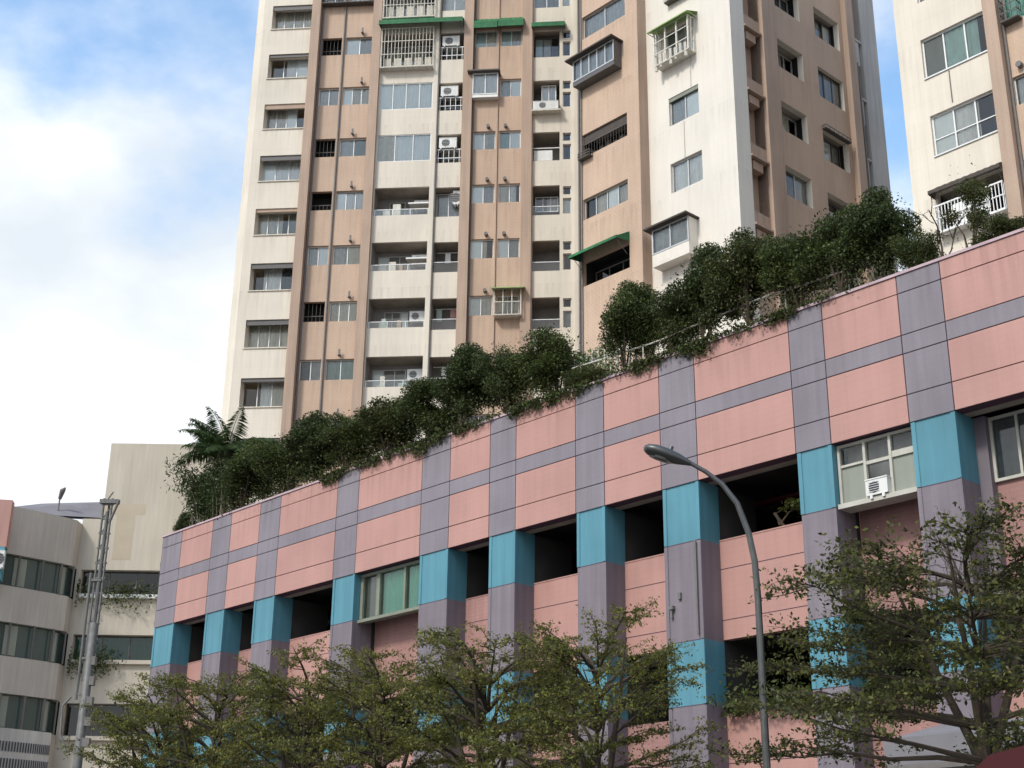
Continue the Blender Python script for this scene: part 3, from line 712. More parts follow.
b.build('railing', 'white_frame', r)
b = MB(); b.box(FR2, 1.9, 3.3, .2, .34, 25.75, 26.6); b.build('stored_boxes', 'curtain_white', r)
awning(FR2, 1.05, 3.97, 27.75, .35, .5, 0, rt, 'awning_dark')
window(FR2, *hR2[0], -.18, rt, 2, 'alu', 'glass', 'curtain_grey'); window(FR2, *hR2[1], -.18, rt, 2, 'alu', 'glass', 'curtain_green'); window(FR2, *hR2[2], -.18, rt, 2, 'alu', 'glass', 'curtain_grey'); window(FR2, *hR2[3], -.18, rt, 2, 'alu', 'glass', 'curtain_grey')
cage(FR2, 4.62, 5.3, 33.2, 34.2, -.05, .35, rt, 'grille_dark', .2, None, 3)
b = MB(); b.tube([FR2.p(4.58, .02, 5), FR2.p(4.58, .02, 46)], .05, 6); b.tube([FR2.p(2.2, .03, 31), FR2.p(2.2, .03, 32.4)], .02, 5); b.build('downpipe', 'pipe', rt)
b = MB(); b.tube([FR2.p(5.0, -.1, 31.3), FR2.p(5.0, .15, 31.3)], .12, 9); b.build('flue', 'pipe', rt)
b = MB(); b.sz(FR2, .12, 12, 0, 46, -14); b.st(FR2, .12, 12, -14, 0, 46); b.build('rear_wall', 'cream', rt)

# ================================================================= podium (parking and shops)
pod = thing('podium_building', (4.1, 30.7, 0), 'long pink and lavender podium with blue topped columns and dark parking openings along the street', 'building')
COLS = [(-24.2, -22.9), (-20.84, -19.72), (-17.95, -16.83), (-13.74, -12.7), (-9.71, -8.53), (-6.85, -5.87), (-3.64, -2.7), (-.84, .22), (2.97, 3.83), (5.74, 6.71), (9.3, 10.25), (12.6, 13.6), (16.0, 17.0)]
S0, S1 = -24.2, 17.0
ZB = [11.09, 11.675, 12.56, 12.97, 13.9, 14.3]
GAP = .012
b = MB()      # cladding: panels stand 12 mm apart in front of a dark backing
b.box(POD, S0, S1, -.35, -.03, ZB[0] + .01, ZB[-1] - .02, 3)
edges = [S0]
for a, c in COLS: edges += [a - .02, c + .02]
edges = sorted(set([S0] + [e for e in edges if S0 < e < S1] + [S1]))
pr = random.Random(9)
for a, c in zip(edges, edges[1:]):
    mid = (a + c) / 2; iscol = any(x0 - .03 < mid < x1 + .03 for x0, x1 in COLS)
    for r_, (z0, z1) in enumerate(zip(ZB, ZB[1:])):
        mi = 1 if iscol or r_ == 2 else 0
        b.box(POD, a + GAP, c - GAP, -.03, .0 + pr.uniform(-.002, .002), z0 + (GAP if r_ else 0), z1 - GAP, mi, 'b')
cl = b.build('cladding', ['pink', 'lavender', 'teal', 'joint'], pod)
b = MB(); b.box(POD, S0 - .05, S1, -.42, .03, 14.3, 14.36); b.build('coping', 'coping', pod)
# rounded end turning the corner
E0 = POD.p(S0, 0, 0); E1 = POD.p(S0 - .75, -.75, 0)
FE = Fr(E1, (E0[0] - E1[0], E0[1] - E1[1])); le = math.hypot(E0[0] - E1[0], E0[1] - E1[1])
FS = Fr(POD.p(S0 - .75, -17, 0), (Vector(E1) - Vector(POD.p(S0 - .75, -17, 0)))[:2])
b = MB()
for r_, (z0, z1) in enumerate(zip(ZB, ZB[1:])):
    b.sz(FE, 0, le, z0 + GAP, z1 - GAP, 0, 1); b.sz(FS, 0, 16.25, z0, z1, 0, 1 if r_ == 2 else 0)
for z0, z1, mi in ((9.72, 11.08, 2), (7.5, 9.72, 1), (6.1, 7.5, 2), (0, 6.1, 1)): b.sz(FE, 0, le, z0, z1, -.03, mi); b.sz(FS, 0, 16.25, z0, z1, -.03, mi)
b.sz(FE, 0, le, 11.0, 14.3, -.04, 3)
b.poly([POD.p(S0, 0, 14.3), POD.p(S0 - .75, -.75, 14.3), POD.p(S0 - .75, -1.2, 14.3), POD.p(S0, -1.2, 14.3)], [(0, 0), (1, 0), (1, 1), (0, 1)], 1)
b.build('end_wall', ['pink', 'lavender', 'teal', 'joint'], pod)
# columns, each with its blue bands
CD = 1.35
for j, (a, c) in enumerate(COLS):
    b = MB(); tf = -.035
    for z0, z1, mi in ((.13, 6.1, 1), (6.1, 7.5, 0), (7.5, 9.72, 1), (9.72, ZB[0], 0)):
        b.box(POD, a, c, -.72, tf, z0, z1, mi, 'ud' if z0 < 9 else 'd')
        b.box(POD, a + .02, c - .02, -CD - .75, -.72, z0, z1, 2, 'ud')
        e = .09
        if mi == 0 or j % 2: # proud edge strips
            b.box(POD, a - .006, a + e, tf - .05, tf + .018, z0 + .01, z1 - .01, mi); b.box(POD, c - e, c + .006, tf - .05, tf + .018, z0 + .01, z1 - .01, mi)
        b.box(POD, a + .02, c - .02, tf, tf + .004, z0 - .008, z0 + .008, 3)
    b.build('column', ['teal', 'mauve_tile', 'shaded_concrete', 'joint'], pod)
# bays
kind = {3: 'green_window', 8: 'ac_window', 9: 'grey_window'}
bays = [(COLS[i][1], COLS[i + 1][0], kind.get(i, 'open')) for i in range(len(COLS) - 1)]
for i, (a, c, k) in enumerate(bays):
    tw = -.7 if k == 'open' else -.85
    top = 9.78 if k == 'open' else 10.3
    if k == 'grey_window': tw, top = -.9, 9.75
    b = MB()
    b.box(POD, a, c, tw - .2, tw, 7.55, top, 0)
    if k == 'open':
        b.box(POD, a, c, tw - .22, tw + .012, top, top + .03, 0); b.box(POD, a, c, tw, tw + .006, 9.13, 9.145, 1)
        b.box(POD, a, c, tw, tw + .006, 7.98, 7.995, 1)
    b.build('spandrel', ['pink_brick' if i in (1, 3, 4, 8, 9) else 'pink', 'joint'], pod)
    b = MB(); tl = -.7; b.box(POD, a, c, tl - .2, tl, 3.4, 5.95, 0); b.box(POD, a, c, tl, tl + .006, 4.9, 4.915, 1); b.build('spandrel', ['pink' if i % 2 else 'pink_brick', 'joint'], pod)
    b = MB(); b.box(POD, a, c, -.6, -.36, ZB[0] + .0, ZB[0] + .3, 0); b.build('soffit', 'soffit', pod)
    if k == 'green_window':
        w = MB(); t0 = -.3; z0, z1 = 9.66, ZB[0] - .02; sa = a + .02; sb = c - .02
        for x0, x1 in ((sa, sa + .12), (sa + .75, sa + .9), (sa + 2.0, sa + 2.07), (sb - .12, sb)): w.box(POD, x0, x1, t0 - .1, t0 + .05, z0 + .12, z1 - .08)
        w.box(POD, sa, sb, t0 - .12, t0 + .12, z0, z0 + .09); w.box(POD, sa, sb, t0 - .1, t0 + .08, z1 - .08, z1)
        wo = w.build('window', 'olive_frame', pod)
        w = MB(); w.sz(POD, sa + .1, sb - .1, z0 + .1, z1 - .06, t0 - .02); w.build('pane', 'glass', wo)
        w = MB()
        for q in range(40):
            x0 = sa + .75 + (sb - sa - .8) * q / 40; x1 = sa + .75 + (sb - sa - .8) * (q + 1) / 40
            w.poly([POD.p(x0, t0 - .12 + .03 * math.sin(q * 1.3), z0), POD.p(x1, t0 - .12 + .03 * math.sin(q * 1.3 + 1.3), z0), POD.p(x1, t0 - .12 + .03 * math.sin(q * 1.3 + 1.3), z1), POD.p(x0, t0 - .12 + .03 * math.sin(q * 1.3), z1)], [(x0, z0), (x1, z0), (x1, z1), (x0, z1)])
        w.build('curtain', 'curtain_green', wo)
        w = MB(); w.sz(POD, sa, sa + .74, z0, z1, t0 - .1); w.build('screen', 'film_grey', wo)
    elif k == 'ac_window':
        w = MB(); t0 = -.22; z0, z1 = 9.72, ZB[0] - .02; sa, sb = a + .02, c - .02; d = sb - sa
        xs = [sa, sa + d * .33, sa + d * .655, sb - .06]
        for x0 in xs: w.box(POD, x0, x0 + .06, t0 - .08, t0 + .04, z0 + .06, z1)
        w.box(POD, sa, sb, t0 - .3, t0 + .14, z0 - .04, z0 + .06); w.box(POD, sa, sb, t0 - .08, t0 + .035, z1 - .06, z1 - .002)
        w.box(POD, xs[0], xs[1], t0 - .06, t0 + .02, z0 + .86, z0 + .91); w.box(POD, xs[1] + .06, xs[2], t0 - .06, t0 + .025, z0 + .8, z0 + .87); w.box(POD, xs[2] + .06, sb, t0 - .06, t0 + .02, z0 + .82, z0 + .95)
        wo = w.build('window', 'beige_frame', pod)
        w = MB(); w.sz(POD, sa, xs[1], z0, z0 + .86, t0 - .02, 0); w.build('screen', 'film_grey', wo)
        w = MB(); w.sz(POD, xs[2] + .06, sb, z0, z0 + .82, t0 - .02, 0); w.build('screen', 'film_grey', wo)
        w = MB(); w.sz(POD, sa, xs[1], z0 + .86, z1 - .04, t0 - .02); w.sz(POD, xs[1], xs[2], z0 + .3, z1 - .04, t0 - .03); w.sz(POD, xs[2], sb, z0 + .9, z1 - .04, t0 - .02); w.build('pane', 'glass', wo)
        w = MB(); w.sz(POD, sa, sb, z0, z1, t0 - .35); w.build('curtain', 'curtain_grey', wo)
        ac_unit(POD, xs[1] + .1, z0 + .08, t0 - .18, wo, d * .27, .32, .36)
    elif k == 'grey_window':
        window(POD, a + .25, c - .05, 9.75, ZB[0] - .02, -.85, pod, 4, 'beige_frame', 'glass', 'curtain_dark', 1, fw=.06)
        b = MB(); b.box(POD, a, a + .25, -1.1, -.7, 7.55, ZB[0]); b.build('jamb', 'mauve_tile', pod)
# interior decks seen through the openings
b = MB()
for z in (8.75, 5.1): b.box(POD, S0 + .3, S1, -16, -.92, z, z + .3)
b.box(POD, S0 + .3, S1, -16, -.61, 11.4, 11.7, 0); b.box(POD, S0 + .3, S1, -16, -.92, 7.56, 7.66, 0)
b.build('parking_deck', 'shaded_concrete', pod)
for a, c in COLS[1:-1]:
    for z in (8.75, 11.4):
        b = MB(); b.box(POD, a + .2, c - .2, -8.4, -1.0, z - .42, z - .004); b.build('ceiling_beam', 'shaded_concrete', pod)
for z in (8.2, 10.95):
    b = MB(); b.tube([POD.p(S0 + 1, -2.1, z), POD.p(S1 - 1, -2.1, z)], .07, 8); b.build('sprinkler_pipe', 'red_paint' if z > 9 else 'pipe_white', pod)
for i, (a, c, k) in enumerate(bays):
    if k == 'open':
        for z in (8.22, 10.88):
            b = MB(); m_ = (a + c) / 2; b.box(POD, m_ - .6, m_ + .6, -3.3, -3.1, z, z + .1); b.build('ceiling_light', 'white_frame', pod)
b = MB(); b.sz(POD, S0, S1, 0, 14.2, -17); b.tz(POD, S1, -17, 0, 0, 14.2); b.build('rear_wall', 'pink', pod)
b = MB(); b.sz(POD, S0 + .3, S1 - .1, 0, 11.5, -8.5); b.build('partition', 'shaded_concrete', pod)
b = MB(); b.box(POD, S0 - .7, S1, -17, -.36, 13.45, 13.6); b.build('roof_deck', 'roof_deck', pod)
b = MB(); b.box(POD, S0, S1, -2.35, -2.2, 13.6, 14.15); b.box(POD, S0 - .3, S0, -2.2, -.5, 13.6, 14.3); b.build('planter_wall', 'concrete', pod)
b = MB(); b.box(POD, S0 + .2, S1, -2.2, -.43, 13.6, 13.95); b.build('planter_soil', 'bark', pod)
b = MB()
for a, c, k in bays: b.box(POD, a + .3, c - .3, -1.6, -1.5, .2, 3.0)
b.build('shop_glazing', 'glass_green', pod)
b = MB(); b.box(POD, S0, S1, -1.4, -.75, 3.0, 3.4); b.build('shop_fascia', 'grey_wall', pod)
# pale canopy over the pavement on the right
b = MB(); z = 4.62
b.poly([POD.p(5.6, -.02, 5.15), POD.p(16, -.02, 5.15), POD.p(16, 1.6, 4.75), POD.p(5.6, 1.6, 4.75)], [(0, 0), (9, 0), (9, 2), (0, 2)])
b.box(POD, 5.6, 16, 1.6, 1.66, 4.3, 4.76); b.st(POD, 5.6, 16, -.02, 1.6, 4.3); b.poly([POD.p(5.6, -.02, 4.3), POD.p(5.6, 1.6, 4.3), POD.p(5.6, 1.6, 4.75), POD.p(5.6, -.02, 5.15)], [(0, 0), (1, 0), (1, 1), (0, 1)])
b.build('canopy', 'shed', pod)
b = MB(); b.box(POD, 5.6, 16, 1.55, 1.7, 4.2, 4.3); b.build('canopy_gutter', 'pipe', pod)
# small fittings on the column beside the lamp
b = MB(); s = COLS[7][0]
b.box(POD, s + .14, s + .26, -.04, .06, 8.25, 8.33); b.box(POD, s + .16, s + .21, -.04, .03, 8.05, 8.3); b.box(POD, s + .38, s + .46, -.04, .02, 8.45, 8.6); b.tube([POD.p(COLS[7][1] - .12, .02, 7.6), POD.p(COLS[7][1] - .12, .02, 9.7)], .025, 6)
b.build('junction_box', 'pipe', pod)
# ================================================================= left-hand office block
lb = thing('office_block', (-25, 79, 0), 'beige office block with curved bands of green glass windows left of the podium', 'office building')
PTS = [(-31.5, 71.7), (-29.6, 73.3), (-28.3, 74.45), (-27.0, 75.65), (-26.0, 76.6), (-25.2, 77.4), (-24.7, 78.0)]
bands_z = [(18.55, 20.3), (14.8, 16.6), (11.05, 12.85), (7.3, 9.1)]
def strip(mb, pts, z0, z1, off=0, mi=0):
    acc = 0
    for (x0, y0), (x1, y1) in zip(pts, pts[1:]):
        l = math.hypot(x1 - x0, y1 - y0); nx, ny = (y1 - y0) / l, -(x1 - x0) / l
        mb.poly([(x0 + nx * off, y0 + ny * off, z0), (x1 + nx * off, y1 + ny * off, z0), (x1 + nx * off, y1 + ny * off, z1), (x0 + nx * off, y0 + ny * off, z1)], [(acc, z0), (acc + l, z0), (acc + l, z1), (acc, z1)], mi); acc += l
def fine(pts, n=4):
    o = []
    for i in range(len(pts) - 1):
        p0 = pts[max(i - 1, 0)]; p1 = pts[i]; p2 = pts[i + 1]; p3 = pts[min(i + 2, len(pts) - 1)]
        for k in range(n):
            t = k / n
            o.append(tuple(.5 * ((2 * p1[q]) + (-p0[q] + p2[q]) * t + (2 * p0[q] - 5 * p1[q] + 4 * p2[q] - p3[q]) * t * t + (-p0[q] + 3 * p1[q] - 3 * p2[q] + p3[q]) * t ** 3) for q in (0, 1)))
    return o + [pts[-1]]
PF = fine(PTS)
ret = [PTS[-1], (-24.6, 80.0)]; prev = 22.95; WALLP = PF + [ret[1]]
def ring(mb, pts, z, off0, off1):
    for (x0, y0), (x1, y1) in zip(pts, pts[1:]):
        l = math.hypot(x1 - x0, y1 - y0); nx, ny = (y1 - y0) / l, -(x1 - x0) / l
        mb.poly([(x0 + nx * off0, y0 + ny * off0, z), (x1 + nx * off0, y1 + ny * off0, z), (x1 + nx * off1, y1 + ny * off1, z), (x0 + nx * off1, y0 + ny * off1, z)], [(0, 0), (l, 0), (l, 1), (0, 1)])
for z0, z1 in bands_z + [(0, 0)]:
    b = MB(); strip(b, WALLP, z1, prev)
    if prev < 22: ring(b, WALLP, prev, 0, -.6)
    if z1: ring(b, WALLP, z1, 0, -.6)
    b.build('curved_wall', 'left_wall', lb); prev = z0
for z0, z1 in bands_z:
    b = MB(); strip(b, PF + [ret[1]], z0, z1, -.3, 0); w = b.build('window_band', 'glass_green', lb)
    for k, (x, y) in enumerate(PF):
        if k % 4 == 0: b = MB(); b.tube([(x + .12, y + .12, z0), (x + .12, y + .12, z1)], .06, 5); b.build('mullion', 'dark_frame', w)
    for k in range(3, len(PF) - 3, 9):
        b = MB(); x0, y0 = PF[k]; x1, y1 = PF[k + 2]; strip(b, [(x0, y0), (x1, y1)], z0 + .1, z1 - .1, -.26); b.build('blind', 'film_grey', w)
# flat part with planters
b = MB(); hL = [(.3, 5.6, z0 + .3, z1) for z0, z1 in bands_z]
hL = [(.3, 9.6, 18.75, 20.3), (.3, 9.6, 15.05, 16.6), (.3, 9.6, 10.9, 12.8), (.3, 9.6, 7.2, 8.9)]
LBB = Fr((-24.7, 78.9), (1, 0))
b.wall(LBB, .02, 10, 0, 23.3, hL, 0, .45); b.tz(LBB, 10, -12, 0, 0, 23.3); b.st(LBB, -7, 10, -12, 0, 22.9); b.sz(LBB, -7, 10, 0, 23.3, -12)
b.build('front_wall', 'left_cream', lb)
b = MB(); b.box(LBB, 1.15, 10, -6, 0.003, 23.3, 27.9, 0, 'd'); b.build('stair_tower', 'left_cream', lb)
b = MB(); b.sz(LBB, 1.2, 3.6, 23.55, 24.2, .008); b.sz(LBB, 1.95, 3.0, 20.9, 23.55, .008); b.build('repaint_patch', 'stain', lb)
for q, h in enumerate(hL):
    w = window(LBB, *h, -.4, lb, 6, 'dark_frame', 'glass_dark', 'curtain_green' if q == 1 else None, .8)
    b = MB(); b.box(LBB, .3, 9.6, -.3, .22, h[2] - .1, h[2] + .12); b.build('planter', 'left_cream' if q else 'white_frame', lb)
# roof shed, coloured end wall, lettered parapet
b = MB(); b.poly([(-30, 76.5, 23.0), (-23.4, 79.5, 23.5), (-23.4, 82.5, 25.4), (-28.4, 82.5, 25.2)], [(0, 0), (6, 0), (6, 3), (0, 3)]); b.poly([(-30, 76.5, 22.85), (-23.4, 79.5, 23.35), (-23.4, 82.5, 25.25), (-28.4, 82.5, 25.05)], [(0, 0), (6, 0), (6, 3), (0, 3)])
b.poly([(-23.4, 79.5, 22.9), (-23.4, 82.5, 22.9), (-23.4, 82.5, 25.4), (-23.4, 79.5, 23.5)], [(0, 0), (3, 0), (3, 2), (0, 1)]); b.build('roof_shed', 'shed', lb)
b = MB(); b.tube([(-26.2, 79, 23.2), (-26.2, 79, 24.5)], .05, 6); b.tube([(-26.2, 79, 24.5), (-26.0, 78.7, 24.9), (-25.8, 78.5, 25.0)], [.1, .16, .06], 8); b.build('roof_antenna', 'pipe', lb)
ES = Fr((-31, 73.3), (1, .15)); b = MB(); b.box(ES, 0, 4.0, -.6, 0.05, 20.3, 22.9, 0); b.box(ES, 0, 3.95, -.6, 0.04, 18.5, 20.3, 1); b.build('painted_end', ['pink', 'teal'], lb)
ac_unit(ES, 3.55, 19.1, .05, lb, .5, .9)
b = MB(); PL = [(x + .5, y - 1.4) for x, y in PF]; strip(b, PL, 7.8, 10.9, 0, 0); b2 = MB()
pw = b.build('parapet_wall', 'grey_wall', lb)
for zz in (9.75, 8.9):
    b2 = MB()
    for (x0, y0), (x1, y1) in zip(PL, PL[1:]):
        for q in range(2):
            f0, f1 = .1 + q * .5, .38 + q * .5
            b2.poly([(x0 + (x1 - x0) * f + .02, y0 + (y1 - y0) * f - .03, z) for f, z in ((f0, zz), (f1, zz), (f1, zz + .5), (f0, zz + .5))], [(0, 0)] * 4)
    b2.build('parapet_opening', 'fan', pw)
b = MB(); b.poly([(x, y, 22.9) for x, y in PF] + [(-24.6, 90, 22.9), (-31.5, 90, 22.9)], [(0, 0)] * (len(PF) + 2)); b.poly([(-31.5, 73.4, 0), (-31.5, 90, 0), (-31.5, 90, 22.9), (-31.5, 73.4, 22.9)], [(0, 0), (16, 0), (16, 23), (0, 23)]); b.build('roof', 'roof_deck', lb)

# ================================================================= mast and street lamp
ms = thing('utility_mast', (-14.64, 49.9, 0), 'slim dark steel utility mast with clamps rising before the beige office block', 'mast')
b = MB(); x, y = -14.75, 49.9
b.tube([(x, y, 0), (x, y, 6), (x, y, 11.5)], [.2, .17, .14], 12); b.build('pole', 'mast', ms, True)
b = MB()
for dx, dy in ((-.16, 0), (.14, 0), (0, .14)): b.tube([(x + dx, y + dy, 9.5), (x + dx, y + dy, 16.1)], .045, 6)
for k in range(12):
    z = 9.8 + k * .55
    b.box(W0, x - .22, x + .2, -y - .06, -y + .03, z, z + .06); b.tube([(x - .16, y, z), (x + .14, y, z + .5)], .025, 5)
b.tube([(x, y, 11.4), (x, y, 15.6)], [.08, .06], 8); b.tube([(x + .12, y, 15.2), (x + .42, y - .1, 16.0)], .05, 6); b.box(W0, x - .3, x + .4, -y - .1, -y + .1, 15.9, 16.05); b.build('lattice', 'mast', ms)
b = MB(); b.tube([(x - .3, y - .05, 8.8), (x - .3, y - .05, 13.3)], .05, 8); b.box(W0, x - .35, x + .1, -y, -y + .08, 10.2, 10.28); b.box(W0, x - .35, x + .1, -y, -y + .08, 13.0, 13.08); b.box(W0, x - .35, x + .1, -y, -y + .08, 8.95, 9.03); b.build('conduit', 'mast', ms)
b = MB()
for k in range(5): b.box(W0, x + .1, x + .35 - .03 * k, -y - .12, -y + .14, 7.2 + k * .7, 7.5 + k * .7)
b.tube([(x - .5, y, 8.9), (x - .75, y, 8.6), (x - .7, y, 7.6), (x - .4, y, 7.0)], .04, 6); b.build('clamp', 'pipe', ms)

lp = thing('street_lamp', (3.29, 18.41, .13), 'grey curved arm street lamp standing before the pink podium wall', 'street lamp')
b = MB(); P = [(3.3, 18.41, .13), (3.3, 18.41, 1.1), (3.3, 18.41, 1.12), (3.29, 18.411, 3.64), (3.29, 18.411, 5.68), (3.272, 18.411, 6.19), (3.213, 18.42, 6.572), (3.077, 18.437, 6.998), (2.89, 18.47, 7.278), (2.677, 18.504, 7.465), (2.465, 18.53, 7.601), (2.38, 18.538, 7.644)]
b.tube(P, [.085, .08, .06, .05, .045, .043, .041, .038, .035, .032, .03, .029], 12); b.build('pole', 'lamp_metal', lp, True)
b = MB(); b.box(W0, 3.3 - .17, 3.3 + .17, -18.41 - .17, -18.41 + .17, .131, .16); b.build('base_plate', 'lamp_metal', lp)
# cobra head: sections from arm to tip
b = MB(); A = Vector((2.49, 18.53, 7.584)); B = Vector((1.853, 18.615, 7.831)); ax = (B - A).normalized(); sd = Vector((ax.y, -ax.x, 0)).normalized(); nu = ax.cross(sd); nu = nu if nu.z > 0 else -nu
secs = [(0, .04, .04, .04), (.1, .07, .06, .055), (.28, .14, .10, .085), (.52, .20, .125, .11), (.76, .215, .12, .105), (.93, .17, .085, .075), (1, .09, .045, .04)]
n = 14; base = len(b.v)
for f_, wd, up_, dn in secs:
    wd *= .85; up_ *= .8; dn *= .8
    c_ = A + (B - A) * f_
    for k in range(n):
        a = 2 * math.pi * k / n; q = c_ + sd * wd * math.cos(a) + nu * ((up_ if math.sin(a) > 0 else dn) * math.sin(a)); b.v.append(tuple(q))
for i in range(len(secs) - 1):
    for k in range(n):
        a, c_ = i * n + k, i * n + (k + 1) % n; b.f.append([a, c_, c_ + n, a + n]); b.uv += [(0, 0)] * 4; b.m.append(0)
b.f.append(list(range((len(secs) - 1) * n, len(secs) * n))); b.uv += [(0, 0)] * n; b.m.append(0)
hd = b.build('lamp_head', 'lamp_metal', lp, True)
b = MB(); c_ = A + (B - A) * .62 - nu * .062
b.poly([c_ + ax * .17 * math.cos(k * math.pi / 8) + sd * .1 * math.sin(k * math.pi / 8) - nu * .02 for k in range(16)], [(0, 0)] * 16); b.tube([c_ - nu * .019, c_ - nu * .006], [.1, .13], 14); b.build('lens', 'lamp_lens', hd)
b = MB(); c_ = A + (B - A) * .5 + nu * .08; b.tube([c_, c_ + nu * .07], .035, 8); b.build('photocell', 'lamp_metal', hd)

# ================================================================= van on the road
VF = Fr((3.05 - .737 * .9, 9.5 - .676 * .9), (POD.d.x, POD.d.y))
van = thing('van', tuple(VF.p(2.5, -.9, 0)), 'dark red van on the road, only its rounded roof in view at the bottom right', 'van')
prof = [(0, .45), (0, 1.2), (.08, 1.75), (.22, 2.25), (.36, 2.5), (.56, 2.64), (.9, 2.70), (2.2, 2.73), (3.4, 2.70), (3.75, 2.6), (4.3, 1.6), (5.0, 1.35), (5.15, 1.0), (5.15, .45)]
prof = [(a, z - .06 if z > 1 else z) for a, z in prof]
b = MB(); ws = []
rings = []
for a, z in prof: rings.append((a, z))
def xs_(z): return .9 - max(0, (z - 1.3)) * .09
T = [(-1.8, -.0)]
nsec = 7
for i in range(len(prof) - 1):
    (a0, z0), (a1, z1) = prof[i], prof[i + 1]
    for k in range(nsec):
        def pt(a, z, u):
            hw = xs_(z); crown = .07 * (1 - (2 * u - 1) ** 2) if z > 2.2 else 0
            return VF.p(a, -.9 - hw + 2 * hw * u, z + crown)
        u0, u1 = k / nsec, (k + 1) / nsec
        b.poly([pt(a0, z0, u0), pt(a1, z1, u0), pt(a1, z1, u1), pt(a0, z0, u1)], [(0, 0)] * 4)
for u in (0, 1):
    b.poly([VF.p(a, -.9 + (2 * u - 1) * xs_(z), z) for a, z in prof], [(0, 0)] * len(prof))
b.build('body', 'red_paint', van)
b = MB()
for sgn in (-1, 1):
    for a0, a1 in ((.45, 1.6), (1.75, 2.9), (3.0, 3.75)):
        tt = -.9 + sgn * (xs_(1.9) + .035)
        b.poly([VF.p(a0, tt, 1.45), VF.p(a1 + (.3 if a0 == 3 else 0), tt, 1.45), VF.p(a1, tt - sgn * .05, 2.2), VF.p(a0, tt - sgn * .05, 2.2)], [(0, 0)] * 4)
b.poly([VF.p(4.33, -1.6, 1.6), VF.p(4.33, -.2, 1.6), VF.p(3.8, -.3, 2.5), VF.p(3.8, -1.5, 2.5)], [(0, 0)] * 4); b.build('window', 'glass_green', van)
for a in (.95, 4.2):
    for tt in (-1.62, -.18):
        b = MB(); b.tube([VF.p(a, tt - .11, .34), VF.p(a, tt + .11, .34)], .34, 18); w = b.build('wheel', 'tyre', van)
        b = MB(); b.tube([VF.p(a, tt - .12, .34), VF.p(a, tt + .12, .34)], .2, 14); b.build('rim', 'alu', w)
for tt in (-1.55, -.25):
    b = MB(); b.box(VF, 5.13, 5.17, tt - .16, tt + .16, .85, 1.05); b.build('headlight', 'lamp_clear', van)
    b = MB(); b.box(VF, -.03, .0, tt - .09, tt + .09, .9, 1.3); b.build('tail_light', 'lamp_red', van)

# ================================================================= vegetation
def leaves_mesh(pos, nrm_bias, size, rs, aspect=.5, fold=True):
    """one small kite-shaped blade per position"""
    n = len(pos); d = rs.normal(size=(n, 3)); d += nrm_bias; d /= np.linalg.norm(d, axis=1)[:, None]
    r = rs.normal(size=(n, 3)); x = np.cross(d, r); x /= np.linalg.norm(x, axis=1)[:, None]; y = np.cross(d, x)
    s = size * rs.uniform(.5, 1.5, size=(n, 1))
    a = pos - x * s * .5; c = pos + x * s * .5; b_ = pos + y * s * aspect * .5 + d * s * .08; e = pos - y * s * aspect * .5 + d * s * .08
    return np.stack([a, b_, c, e], 1).reshape(-1, 3)
def mesh_quads(name, v, mats, mi=None):
    n = len(v) // 4; me = bpy.data.meshes.new(name)
    me.vertices.add(len(v)); me.vertices.foreach_set('co', v.astype(np.float32).ravel())
    me.loops.add(n * 4); me.loops.foreach_set('vertex_index', np.arange(n * 4, dtype=np.int32))
    me.polygons.add(n); me.polygons.foreach_set('loop_start', np.arange(0, n * 4, 4, dtype=np.int32)); me.polygons.foreach_set('loop_total', np.full(n, 4, dtype=np.int32))
    for x in mats: me.materials.append(M[x])
    if mi is not None: me.polygons.foreach_set('material_index', mi.astype(np.int32))
    me.update(calc_edges=True); me.validate()
    return me
def mk(name, me, parent=None):
    o = bpy.data.objects.new(name, me); col.objects.link(o)
    if parent: o.parent = parent
    return o
def mb_mesh(mb, name, mats):
    o = mb.build(name, mats); me = o.data; bpy.data.objects.remove(o); return me

